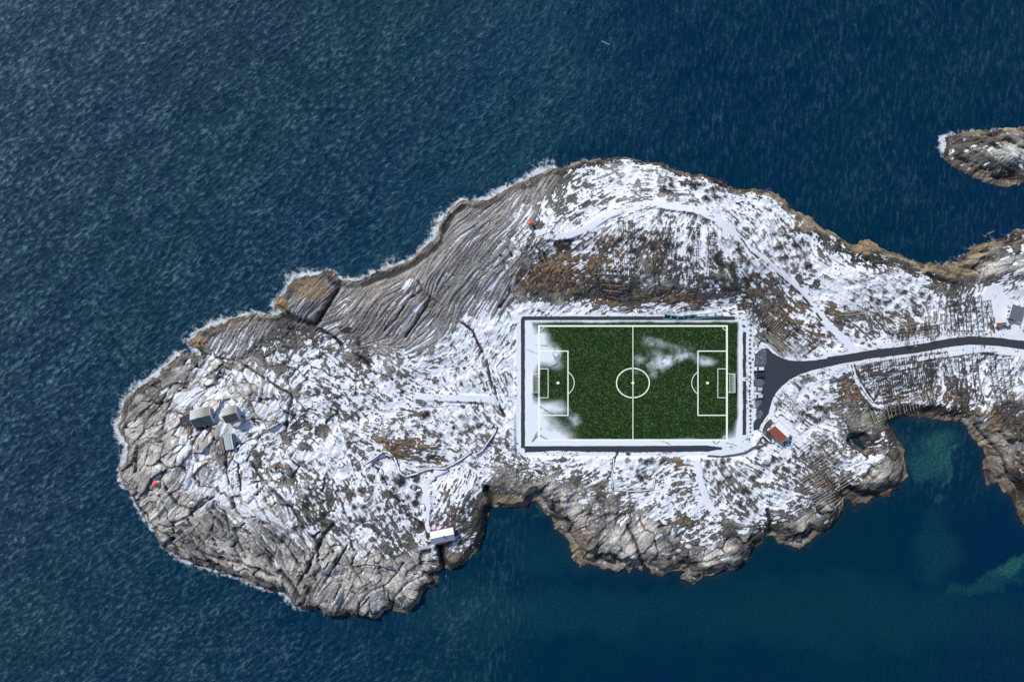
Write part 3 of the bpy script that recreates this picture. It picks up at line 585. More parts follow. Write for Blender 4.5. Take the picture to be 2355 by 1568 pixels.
# foam lace, then the pale sheen painted on crests and swell
fn = noise(mapped(30, (1.4, 1, 1)), .95, 6.0, .72, 1.2)
fr = math_('SUBTRACT', 1.0, math_('MULTIPLY', math_('ABSOLUTE', math_('SUBTRACT', fn, .5)), 7.0))
fr2 = noise(mapped(0, (1, 1, 1)), .33, 4.0, .6, .5)
fsum = math_('ADD', math_('MULTIPLY', sep.outputs[0], 1.0), math_('ADD', math_('MULTIPLY', fr, .42), math_('MULTIPLY', math_('SUBTRACT', fr2, .5), 2.4)))
fm = N(t, 'ShaderNodeMapRange', inp={'From Min': .62, 'From Max': 1.20}); L(fsum, fm.inputs['Value'])
fgate = N(t, 'ShaderNodeMapRange', inp={'From Min': .05, 'From Max': .35}); L(sep.outputs[0], fgate.inputs['Value'])
ff = math_('MULTIPLY', fm.outputs[0], fgate.outputs[0])
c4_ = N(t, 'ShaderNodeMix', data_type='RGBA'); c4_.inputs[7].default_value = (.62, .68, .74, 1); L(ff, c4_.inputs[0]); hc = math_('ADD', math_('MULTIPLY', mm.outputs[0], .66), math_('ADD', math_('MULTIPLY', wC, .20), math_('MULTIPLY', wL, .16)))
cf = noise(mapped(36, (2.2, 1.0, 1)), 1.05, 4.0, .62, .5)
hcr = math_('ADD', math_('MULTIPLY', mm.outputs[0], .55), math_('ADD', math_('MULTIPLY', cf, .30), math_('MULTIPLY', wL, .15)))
crest_sheen = N(t, 'ShaderNodeMapRange', inp={'From Min': .515, 'From Max': .69}); L(hcr, crest_sheen.inputs['Value'])
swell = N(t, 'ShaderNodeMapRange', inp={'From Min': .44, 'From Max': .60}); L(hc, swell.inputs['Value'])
cr = math_('MINIMUM', math_('MULTIPLY', math_('ADD', math_('MULTIPLY', swell.outputs[0], .16), math_('MULTIPLY', math_('POWER', crest_sheen.outputs[0], 1.3), .85)), lee.outputs[0]), 1.0)
sheen_col = N(t, 'ShaderNodeMix', data_type='RGBA'); sheen_col.inputs[7].default_value = (.125, .240, .300, 1); L(cr, sheen_col.inputs[0]); L(c3_.outputs[2], sheen_col.inputs[6])  # sky reflection on crests and swell, mixed into the base colour
L(sheen_col.outputs[2], c4_.inputs[6])
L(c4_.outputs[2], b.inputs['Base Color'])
rr = N(t, 'ShaderNodeMapRange', inp={'To Min': .20, 'To Max': .9}); L(ff, rr.inputs['Value']); L(rr.outputs[0], b.inputs['Roughness'])
b.inputs['IOR'].default_value = 1.33; b.inputs['Specular IOR Level'].default_value = .2; b.inputs['Specular Tint'].default_value = (.22, .7, 1, 1)
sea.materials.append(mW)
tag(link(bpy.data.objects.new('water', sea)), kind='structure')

# ================================================================== flat surfaces on the ground
def mesh_from(name, verts, faces, mat, parent=None, smooth=False):
    me = bpy.data.meshes.new(name); me.from_pydata([tuple(v) for v in verts], [], faces)
    if isinstance(mat, (list, tuple)):
        for m_ in mat: me.materials.append(m_)
    else: me.materials.append(mat)
    if smooth:
        for p in me.polygons: p.use_smooth = True
    o = bpy.data.objects.new(name, me); return link(o, parent)
def jit(i, seed, amp, wl=3.0):
    v = 0
    for k_, a in ((1, .6), (2.7, .4)):
        x = i / wl * k_ + seed * 13.7; f = math.floor(x); u = x - f; u = u * u * (3 - 2 * u)
        h = lambda n: (math.sin(n * 127.1 + seed * 311.7) * 43758.5453) % 1.0
        v += a * ((h(f) * (1 - u) + h(f + 1) * u) - .5) * 2
    return v * amp
def ribbon(name, pts, hl, hr, z, mat, jl=.2, jr=.2, seed=1, step=.4):
    P = [pz(x, y, z) for x, y in pts]; L_ = [0]
    for a, b in zip(P, P[1:]): L_.append(L_[-1] + (b - a).length)
    n = max(2, int(L_[-1] / step)); vs = []; fs = []
    for i in range(n + 1):
        d = L_[-1] * i / n; k_ = 0
        while k_ < len(P) - 2 and L_[k_ + 1] < d: k_ += 1
        u = (d - L_[k_]) / (L_[k_ + 1] - L_[k_]); p = P[k_].lerp(P[k_ + 1], u)
        t0 = (P[k_ + 1] - P[k_]).normalized()
        if u > .5 and k_ + 2 < len(P): t0 = t0.lerp((P[k_ + 2] - P[k_ + 1]).normalized(), (u - .5))
        elif u < .5 and k_ > 0: t0 = t0.lerp((P[k_] - P[k_ - 1]).normalized(), (.5 - u))
        t0.normalize(); nr = Vector((-t0.y, t0.x, 0))
        a = hl(d / L_[-1]) if callable(hl) else hl; b = hr(d / L_[-1]) if callable(hr) else hr
        vs += [p + nr * (a + jit(d, seed, jl)), p - nr * (b + jit(d, seed + 5, jr))]
        if i: fs.append((2 * i - 2, 2 * i - 1, 2 * i + 1, 2 * i))
    return mesh_from(name, vs, fs, mat)

# asphalt
mA, t, b = newmat('wet_asphalt'); L = t.links.new
g = N(t, 'ShaderNodeTexCoord'); n1_ = N(t, 'ShaderNodeTexNoise', inp={'Scale': .35, 'Detail': 6.0, 'Roughness': .65}); L(g.outputs['Object'], n1_.inputs['Vector'])
n2_ = N(t, 'ShaderNodeTexNoise', inp={'Scale': 5.0, 'Detail': 4.0}); L(g.outputs['Object'], n2_.inputs['Vector'])
mx = N(t, 'ShaderNodeMix', data_type='RGBA'); mx.inputs[6].default_value = (.014, .022, .040, 1); mx.inputs[7].default_value = (.036, .040, .052, 1); L(n1_.outputs['Fac'], mx.inputs[0])
mr = N(t, 'ShaderNodeMapRange', inp={'To Min': .6, 'To Max': 1.5}); L(n2_.outputs['Fac'], mr.inputs['Value'])
sc = N(t, 'ShaderNodeVectorMath', operation='SCALE'); L(mx.outputs[2], sc.inputs[0]); L(mr.outputs[0], sc.inputs['Scale']); L(sc.outputs[0], b.inputs['Base Color']); b.inputs['Roughness'].default_value = .8
mA2 = simple('dry_asphalt', (.030, .036, .048), .85, .3, .8)

tr = []
tr.append(ribbon('running_track', [(1225.7,1050),(1225.7,900),(1225.5,746)], 1.03, 1.03, ZF + .03, mA, .12, .16, 3))
tr.append(ribbon('running_track', [(1223,746),(1400,745.8),(1722,745.8)], 1.0, 1.0, ZF + .034, mA, .10, .08, 4))
tr.append(ribbon('running_track', [(1230,1052),(1400,1051.5),(1560,1051),(1692,1050)], lambda u: 1.5 - 1.0 * max(0, u - .92) / .08, lambda u: 1.75 - .8 * math.exp(-((u - .17) / .10) ** 2) - 1.2 * max(0, u - .92) / .08, ZF + .038, mA, .10, .30, 5))
tr.append(ribbon('running_track', [(1744.5,778),(1745,860),(1745,884)], .8, .95, ZF + .03, mA, .3, .35, 6))
tr.append(ribbon('running_track', [(1745,893),(1745,960),(1744.5,1019)], .95, .95, ZF + .03, mA, .2, .35, 8))
bpy.ops.object.select_all(action='DESELECT')
for o in tr: o.select_set(True)
bpy.context.view_layer.objects.active = tr[0]; bpy.ops.object.join(); tag(tr[0], kind='structure')
def polyobj(name, pts, z, mat, amp=1.5, seed=2, step=2.0):
    out = []
    for i in range(len(pts)):
        a = Vector(pts[i]); b_ = Vector(pts[(i + 1) % len(pts)]); n = max(1, int((b_ - a).length / step))
        for k_ in range(n):
            p = a.lerp(b_, k_ / n); out.append((p.x + rnd.uniform(-amp, amp) * .5 + jit(len(out), seed, amp * .4), p.y + rnd.uniform(-amp, amp) * .5))
    vs = [pz(x, y, z) for x, y in out]
    return mesh_from(name, vs, [tuple(f) for f in tessellate_polygon([vs])], mat)
tag(ribbon('road', ROAD, 2.15, 2.2, ZF + .03, mA2, .12, .22, 9), kind='structure')
pk = polyobj('parking_area', PARK, ZF + .037, mA, 1.2); tag(pk, kind='structure')
mDust, t, b = newmat('thin_slush'); L = t.links.new
g = N(t, 'ShaderNodeTexCoord'); n1_ = N(t, 'ShaderNodeTexNoise', inp={'Scale': 1.4, 'Detail': 6.0, 'Roughness': .8}); L(g.outputs['Object'], n1_.inputs['Vector'])
ra = N(t, 'ShaderNodeMapRange', inp={'From Min': .47, 'From Max': .60}); L(n1_.outputs['Fac'], ra.inputs['Value'])
mx = N(t, 'ShaderNodeMix', data_type='RGBA'); mx.inputs[6].default_value = (.03, .036, .055, 1); mx.inputs[7].default_value = (.26, .29, .36, 1); L(ra.outputs[0], mx.inputs[0]); L(mx.outputs[2], b.inputs['Base Color']); b.inputs['Roughness'].default_value = .8
for q, P in enumerate(([(1768,828),(1786,816),(1797,822),(1794,836),(1797,852),(1788,858),(1770,856)], [(1767,885),(1785,888),(1794,896),(1786,905),(1770,903)], [(1770,936),(1786,934),(1784,946),(1774,958),(1770,954)], [(1771,966),(1784,962),(1788,968),(1782,980),(1773,982)])):
    tag(polyobj('snow_dusting', P, ZF + .042 + .002 * q, mDust, 2.2, 20 + q), kind='structure')
mGr = simple('paler_asphalt', (.075, .072, .075), .9, .5, .6)

# ---- turf with soft drifts of snow
px_ = np.arange(1231.5, 1739.5, 1.15, dtype=f32); py_ = np.arange(1045.0, 750.5, -1.15, dtype=f32)
PU, PV = np.meshgrid(px_, py_)
k3 = (H - ZF) / H
PX = (PU - 1200) * S * k3; PY = (799 - PV) * S * k3
sm = np.zeros_like(PU)
pn = fbm(PX, PY, 6, 4, 201) - .5; pn2 = fbm(PX, PY, 1.6, 3, 202) - .5
ed = np.minimum(np.minimum(PU - 1243, 1733 - PU), np.minimum(PV - 751, 1034 - PV))
sm = 1 - sst(-1, 8, ed + pn * 5)
for (a, b_, rx, ry, an, v) in ((1250,800,30,40,0,1),(1262,825,36,26,0,1),(1285,838,34,16,-35,.95),(1300,828,16,12,0,.7),(1245,860,14,30,0,.9),(1250,960,22,34,0,.95),(1290,952,34,14,12,.75),(1315,962,22,10,0,.7),(1270,985,30,18,0,.85),(1350,985,16,14,60,.62),(1335,975,14,9,0,.5),(1260,1015,60,26,0,1),(1300,1025,40,12,0,.85),(1300,1005,30,14,0,.4),
    (1520,800,26,14,-10,.30),(1550,806,34,10,-8,.32),(1500,845,22,14,-20,.38),(1535,832,30,14,-12,.34),(1575,843,34,12,18,.68),(1605,830,30,10,25,.66),(1640,838,34,12,-12,.50),(1550,850,30,14,10,.40),(1540,875,26,12,40,.42),(1520,860,26,16,0,.36),(1490,870,14,10,0,.3),(1655,850,22,10,0,.4),(1590,815,30,10,10,.3),
    (1720,1040,34,26,30,1),(1735,1005,12,24,0,1),(1690,1038,60,5,0,.6),(1610,1028,30,6,0,.35),(1265,780,20,16,0,.6)):
    e = ell(PU, PV, a, b_, rx, ry, an)
    sm = np.minimum(1, sm + (v if v > .72 else v * .75) * np.exp(-e * 1.1) * np.clip(1 + (pn * 2.4 + pn2 * .8) * (1.2 if v < .72 else .35), 0, 2))
# turned-over tracks in the snow
trk = np.zeros_like(PU)
for P, wd_ in (([(1284,1030),(1262,1018),(1248,1035)],1.6),([(1248,1033),(1258,1015),(1268,1004)],1.4),([(1267,953),(1290,968),(1320,981),(1330,970),(1342,960),(1348,952)],1.5),([(1320,981),(1335,990),(1342,1000)],1.5),([(1330,972),(1345,962),(1340,985)],1.2),
    ([(1300,818),(1296,830),(1302,840),(1308,852),(1290,861),(1282,864)],1.3),([(1302,824),(1312,832),(1304,838)],1.0),([(1299,752),(1300,762),(1316,761),(1314,752)],1.1),([(1283,758),(1290,754),(1299,756)],.9),([(1656,1005),(1665,1025),(1677,1040)],1.2),([(1702,1000),(1700,1018),(1690,1030),(1680,1040)],1.2),([(1700,1038),(1715,1040),(1727,1045)],1.0),([(1545,1031),(1560,1036),(1572,1042)],.9),
    ([(1500,870),(1496,852),(1503,846),(1512,850)],.7),([(1505,866),(1510,857),(1513,864)],.8),([(1530,872),(1540,866),(1547,874),(1555,879)],1.0),([(1546,850),(1556,838),(1566,842),(1560,850),(1548,852)],.7),([(1635,845),(1642,838),(1655,842),(1654,855),(1640,857),(1634,848)],.7),([(1512,794),(1535,799),(1558,801)],.6),([(1256,808),(1275,810),(1300,812)],.6),([(1232,818),(1262,830)],.8)):
    xs_ = [p[0] for p in P]; ys_ = [p[1] for p in P]
    d = polydist(PU, PV, P, False) + pn2 * 2.0
    trk = np.maximum(trk, 1 - sst(wd_ * .4, wd_ * 1.3, d))
me, used = grid_mesh('football_turf', PX, PY, np.full_like(PX, ZF + .035))
color_attr(me, 'Cover', np.stack([np.clip(sm, 0, 1), trk, pn + .5, np.ones_like(pn)], -1).reshape(-1, 4)[used])
mP, t, b = newmat('winter_turf'); L = t.links.new
at = N(t, 'ShaderNodeAttribute', attribute_name='Cover'); sep = N(t, 'ShaderNodeSeparateColor'); L(at.outputs['Color'], sep.inputs[0])
g = N(t, 'ShaderNodeTexCoord')
def nz_(scale, detail=3.0, rough=.6, dist=0.0):
    n = N(t, 'ShaderNodeTexNoise', inp={'Scale': scale, 'Detail': detail, 'Roughness': rough, 'Distortion': dist}); L(g.outputs['Object'], n.inputs['Vector']); return n.outputs['Fac']
ra = N(t, 'ShaderNodeValToRGB'); cr_ = ra.color_ramp
cr_.elements[0].position = .40; cr_.elements[0].color = (.002, .006, .002, 1)
cr_.elements[1].position = .635; cr_.elements[1].color = (.15, .225, .125, 1)
e_ = cr_.elements.new(.50); e_.color = (.010, .030, .007, 1)
e_ = cr_.elements.new(.56); e_.color = (.030, .070, .020, 1)
L(nz_(1.15, 6.0, .9, .4), ra.inputs['Fac'])
tintm = N(t, 'ShaderNodeMix', data_type='RGBA', blend_type='MULTIPLY'); tintm.inputs[0].default_value = 1
tc = N(t, 'ShaderNodeMix', data_type='RGBA'); tc.inputs[6].default_value = (.75, .95, .95, 1); tc.inputs[7].default_value = (1.35, 1.08, .7, 1); L(nz_(.05, 3.0), tc.inputs[0])
L(ra.outputs[0], tintm.inputs[6]); L(tc.outputs[2], tintm.inputs[7])
sn1 = nz_(2.6, 4.0, .75); 
sub = N(t, 'ShaderNodeMath', operation='ADD'); L(sep.outputs[0], sub.inputs[0])
s2_ = N(t, 'ShaderNodeMath', operation='MULTIPLY_ADD'); L(sn1, s2_.inputs[0]); s2_.inputs[1].default_value = .7; s2_.inputs[2].default_value = -.40; L(s2_.outputs[0], sub.inputs[1])
mrs = N(t, 'ShaderNodeMapRange', inp={'From Min': .08, 'From Max': .98}); L(sub.outputs[0], mrs.inputs['Value'])
mxs = N(t, 'ShaderNodeMix', data_type='RGBA'); mxs.inputs[7].default_value = (.77, .81, .87, 1); L(mrs.outputs[0], mxs.inputs[0]); L(tintm.outputs[2], mxs.inputs[6])
mxt = N(t, 'ShaderNodeMix', data_type='RGBA'); mxt.inputs[7].default_value = (.02, .035, .045, 1)
tm = N(t, 'ShaderNodeMath', operation='MULTIPLY'); L(sep.outputs[1], tm.inputs[0]); tm.inputs[1].default_value = .8; L(tm.outputs[0], mxt.inputs[0]); L(mxs.outputs[2], mxt.inputs[6])
L(mxt.outputs[2], b.inputs['Base Color']); b.inputs['Roughness'].default_value = .9; b.inputs['Specular IOR Level'].default_value = .15
bp = N(t, 'ShaderNodeBump', inp={'Strength': .4, 'Distance': .15}); L(sn1, bp.inputs['Height']); L(bp.outputs[0], b.inputs['Normal'])
me.materials.append(mP)
tag(link(bpy.data.objects.new('football_turf', me)), kind='structure')

# ---- pitch markings (one painted sheet)
mLine = simple('line_paint', (.86, .93, .80), .7, .07, 2.0)
mv = []; mf = []
def rect(x0, y0, x1, y1):
    i = len(mv); mv.extend([pz(x0, y1, ZF + .06), pz(x1, y1, ZF + .06), pz(x1, y0, ZF + .06), pz(x0, y0, ZF + .06)]); mf.append((i, i + 1, i + 2, i + 3))
def arc(cx_, cy_, rx, ry, a0, a1, w_, n=64):
    i = len(mv)
    for k_ in range(n + 1):
        a = math.radians(a0 + (a1 - a0) * k_ / n)
        for r in (-w_ / 2, w_ / 2): mv.append(pz(cx_ + (rx + r) * math.cos(a), cy_ - (ry + r) * math.sin(a), ZF + .06))
        if k_: j = i + 2 * k_; mf.append((j - 2, j - 1, j + 1, j))
rect(1261, 762, 1705.8, 765.9); rect(1261, 1029, 1705.8, 1033)
rect(1261, 765.9, 1265.5, 1029); rect(1701.5, 765.9, 1705.8, 1029)
rect(1482.5, 765.9, 1484.3, 1029)
arc(1483.4, 897.3, 38.5, 34.3, 0, 360, 2.6, 96)
for cxp in (1483.4, 1307.8, 1658.3):
    i = len(mv); mv.extend([pz(cxp + 3.4 * math.cos(a * math.pi / 12), 897.2 + 3.2 * math.sin(a * math.pi / 12), ZF + .064) for a in range(24)]); mf.append(tuple(range(i, i + 24))[::-1])
for sgn, gxl in ((1, 1265.5), (-1, 1701.5)):
    xa = lambda d: gxl + sgn * d
    lo, hi = sorted((xa(0), xa(67))); rect(lo, 821.4, hi, 823.9); rect(lo, 971.7, hi, 974.2)
    lo, hi = sorted((xa(64.4), xa(67))); rect(lo, 823.9, hi, 971.7)
    lo, hi = sorted((xa(0), xa(19.8))); rect(lo, 863.3, hi, 864.8); rect(lo, 931, hi, 932.4)
    lo, hi = sorted((xa(18.4), xa(19.8))); rect(lo, 864.8, hi, 931)
    cxp = xa(42.3)
    if sgn > 0: arc(cxp, 897.2, 38, 33, -50, 50, 1.6)
    else: arc(cxp, 897.2, 38, 33, 130, 230, 1.6)
arc(1265.5, 765.9, 8, 7.5, -90, 0, 1.3, 16); arc(1701.5, 765.9, 8, 7.5, 180, 270, 1.3, 16); arc(1701.5, 1029, 8, 7.5, 90, 180, 1.3, 16)
tag(mesh_from('pitch_markings', mv, mf, mLine), kind='structure')

# ================================================================== object helpers
def thing(name, label, cat, loc, rz=0, group=None):
    o = bpy.data.objects.new(name, None); link(o); o.location = loc; o.rotation_euler = (0, 0, rz); o.empty_display_size = .5
    return tag(o, label, cat, group)
class MB:
    def __init__(self): self.v = []; self.f = []
    def box(self, x0, x1, y0, y1, z0, z1):
        i = len(self.v); self.v += [(x, y, z) for z in (z0, z1) for x, y in ((x0, y0), (x1, y0), (x1, y1), (x0, y1))]
        self.f += [(i, i+3, i+2, i+1), (i+4, i+5, i+6, i+7), (i, i+1, i+5, i+4), (i+1, i+2, i+6, i+5), (i+2, i+3, i+7, i+6), (i+3, i, i+4, i+7)]; return self
    def bar(self, a, b, r, n=6, r2=None):
        a = Vector(a); b = Vector(b); r2 = r if r2 is None else r2; d = (b - a).normalized(); u = d.orthogonal().normalized(); w_ = d.cross(u); i = len(self.v)
        for p, rr_ in ((a, r), (b, r2)):
            for k_ in range(n):
                c = 2 * math.pi * k_ / n; self.v.append(tuple(p + u * rr_ * math.cos(c) + w_ * rr_ * math.sin(c)))
        for k_ in range(n): j = (k_ + 1) % n; self.f.append((i + k_, i + j, i + n + j, i + n + k_))
        self.f += [tuple(range(i, i + n))[::-1], tuple(range(i + n, i + 2 * n))]; return self
    def lathe(self, prof, n=24, c=(0, 0)):
        i = len(self.v); m_ = len(prof)
        for r, z in prof:
            for k_ in range(n):
                a = 2 * math.pi * k_ / n; self.v.append((c[0] + r * math.cos(a), c[1] + r * math.sin(a), z))
        for q in range(m_ - 1):
            for k_ in range(n): j = (k_ + 1) % n; self.f.append((i + q * n + k_, i + q * n + j, i + (q + 1) * n + j, i + (q + 1) * n + k_))
        self.f.append(tuple(range(i + (m_ - 1) * n, i + m_ * n))); return self
    def quad(self, *p):
        i = len(self.v); self.v += [tuple(q) for q in p]; self.f.append(tuple(range(i, i + len(p)))); return self
    def slab(self, pts, th):
        """thin solid from a planar polygon, thickened downwards"""
        i = len(self.v); n = len(pts); self.v += [tuple(p) for p in pts] + [(p[0], p[1], p[2] - th) for p in pts]
        self.f += [tuple(range(i, i + n)), tuple(range(i + n, i + 2 * n))[::-1]] + [(i + k_, i + n + k_, i + n + (k_ + 1) % n, i + (k_ + 1) % n) for k_ in range(n)]; return self
    def build(self, name, mat, parent, smooth=False, bevel=0):
        o = mesh_from(name, self.v, self.f, mat, parent, smooth)
        if bevel:
            m_ = o.modifiers.new('bevel', 'BEVEL'); m_.width = bevel; m_.segments = 2; m_.limit_method = 'ANGLE'
        return o

M = {}
M['snow'] = simple('settled_snow', (.82, .85, .90), .7, .05, .8, bump=.3)
M['white'] = simple('white_board', (.60, .63, .68), .6, .06, 2)
M['cream'] = simple('cream_board', (.62, .60, .52), .6, .08, 2)
M['red'] = simple('red_board', (.27, .045, .035), .7, .2, 2)
M['redroof'] = simple('red_sheet_roof', (.31, .082, .042), .5, .10, .5)
M['slate'] = simple('blue_grey_slate', (.055, .075, .085), .6, .30, 1.1)
M['beige'] = simple('weathered_tin', (.27, .26, .215), .6, .28, 1.6)
M['darkroof'] = simple('tarred_roof', (.035, .038, .05), .7, .3, 1.5)
M['grey'] = simple('grey_sheet', (.115, .13, .155), .6, .08, 1)
M['icegrey'] = simple('frosted_sheet', (.25, .33, .43), .5, .06, 1)
M['glass'] = simple('window_glass', (.02, .025, .03), .08, .1, 1)
M['wood'] = simple('grey_planks', (.20, .175, .15), .8, .3, 3)
M['oldwood'] = simple('bleached_pole', (.36, .32, .26), .85, .35, 2.0)
M['darkwood'] = simple('dark_pole', (.045, .043, .045), .85, .4, 2.0)
M['stone'] = simple('boulder_stone', (.085, .082, .08), .9, .5, 1.5, bump=.6)
M['brick'] = simple('chimney_brick', (.16, .13, .12), .9, .3, 5)
M['beacon'] = simple('beacon_red', (.80, .10, .06), .5, .10, 2)
M['beaconw'] = simple('beacon_white', (.75, .75, .75), .5, .05, 2)
M['teal'] = simple('teal_paint', (.24, .46, .48), .5, .15, 2)
M['tealnet'] = simple('dark_teal_net', (.008, .055, .065), .8, .3, 6)
M['tyre'] = simple('tyre_rubber', (.015, .015, .016), .9, .2, 3)
M['rim'] = simple('alloy', (.4, .4, .42), .35, .05, 3, .8)
M['twig'] = simple('bare_twig', (.060, .050, .048), .9, .3, 2)
M['net'] = simple('white_cord', (.66, .70, .62), .8, .06, 4)
M['post'] = simple('goal_white', (.85, .88, .82), .4, .04, 3)
M['lamp'] = simple('lamp_lens', (.7, .7, .66), .2, .05, 3)
M['orange'] = simple('faded_orange', (.30, .085, .045), .6, .2, 2)
M['navy'] = simple('navy_paint', (.02, .055, .12), .45, .15, 2)
M['yellow'] = simple('yellow_paint', (.50, .36, .08), .5, .1, 3)
M['water_pool'] = simple('algae_water', (.035, .036, .018), .25, .3, 1.5)
def paint(name, col):
    m_, t, b = newmat(name); g = N(t, 'ShaderNodeTexCoord'); n = N(t, 'ShaderNodeTexNoise', inp={'Scale': 2.0}); t.links.new(g.outputs['Object'], n.inputs['Vector'])
    mr = N(t, 'ShaderNodeMapRange', inp={'To Min': .9, 'To Max': 1.1}); t.links.new(n.outputs['Fac'], mr.inputs['Value']); v = N(t, 'ShaderNodeVectorMath', operation='SCALE'); v.inputs[0].default_value = col; t.links.new(mr.outputs[0], v.inputs['Scale']); t.links.new(v.outputs[0], b.inputs['Base Color'])
    b.inputs['Roughness'].default_value = .3; b.inputs['Coat Weight'].default_value = .5; return m_
M['carw'] = paint('white_car_paint', (.68, .72, .78)); M['cars'] = paint('silver_car_paint', (.52, .58, .66)); M['card'] = paint('navy_car_paint', (.020, .035, .07)); M['cargr'] = paint('green_grey_paint', (.10, .14, .15))

# striped snow on a roof slope
mStripe, t, b = newmat('tin_with_melting_snow'); L = t.links.new
g = N(t, 'ShaderNodeTexCoord'); sx = N(t, 'ShaderNodeSeparateXYZ'); L(g.outputs['Object'], sx.inputs[0])
nn = N(t, 'ShaderNodeTexNoise', inp={'Scale': .7, 'Detail': 3.0}); L(g.outputs['Object'], nn.inputs['Vector'])
m1 = N(t, 'ShaderNodeMath', operation='MULTIPLY_ADD'); L(sx.outputs[1], m1.inputs[0]); m1.inputs[1].default_value = 8.6; m2 = N(t, 'ShaderNodeMath', operation='MULTIPLY'); L(nn.outputs['Fac'], m2.inputs[0]); m2.inputs[1].default_value = 2.2; L(m2.outputs[0], m1.inputs[2])
m3 = N(t, 'ShaderNodeMath', operation='SINE'); L(m1.outputs[0], m3.inputs[0])
m4 = N(t, 'ShaderNodeMath', operation='MULTIPLY_ADD'); L(sx.outputs[0], m4.inputs[0]); m4.inputs[1].default_value = -.26; m4.inputs[2].default_value = -.35
m5 = N(t, 'ShaderNodeMath', operation='ADD'); L(m3.outputs[0], m5.inputs[0]); L(m4.outputs[0], m5.inputs[1])
mr = N(t, 'ShaderNodeMapRange', inp={'From Min': -.1, 'From Max': .35}); L(m5.outputs[0], mr.inputs['Value'])
mx = N(t, 'ShaderNodeMix', data_type='RGBA'); mx.inputs[6].default_value = (.25, .24, .20, 1); mx.inputs[7].default_value = (.76, .78, .80, 1); L(mr.outputs[0], mx.inputs[0]); L(mx.outputs[2], b.inputs['Base Color']); b.inputs['Roughness'].default_value = .7
M['stripe'] = mStripe
mx.inputs[6].default_value = (.165, .16, .135, 1); mx.inputs[7].default_value = (.58, .61, .65, 1)
# chequered snow through a lattice
mLat, t, b = newmat('latticed_snow_roof'); L = t.links.new
g = N(t, 'ShaderNodeTexCoord'); ck = N(t, 'ShaderNodeTexChecker', inp={'Scale': 3.2, 'Color1': (.60, .63, .68, 1), 'Color2': (.16, .22, .25, 1)}); mp = N(t, 'ShaderNodeMapping'); mp.inputs['Rotation'].default_value = (0, 0, math.radians(45)); L(g.outputs['Object'], mp.inputs['Vector']); L(mp.outputs[0], ck.inputs['Vector']); L(ck.outputs['Color'], b.inputs['Base Color']); b.inputs['Roughness'].default_value = .7
M['lattice'] = mLat

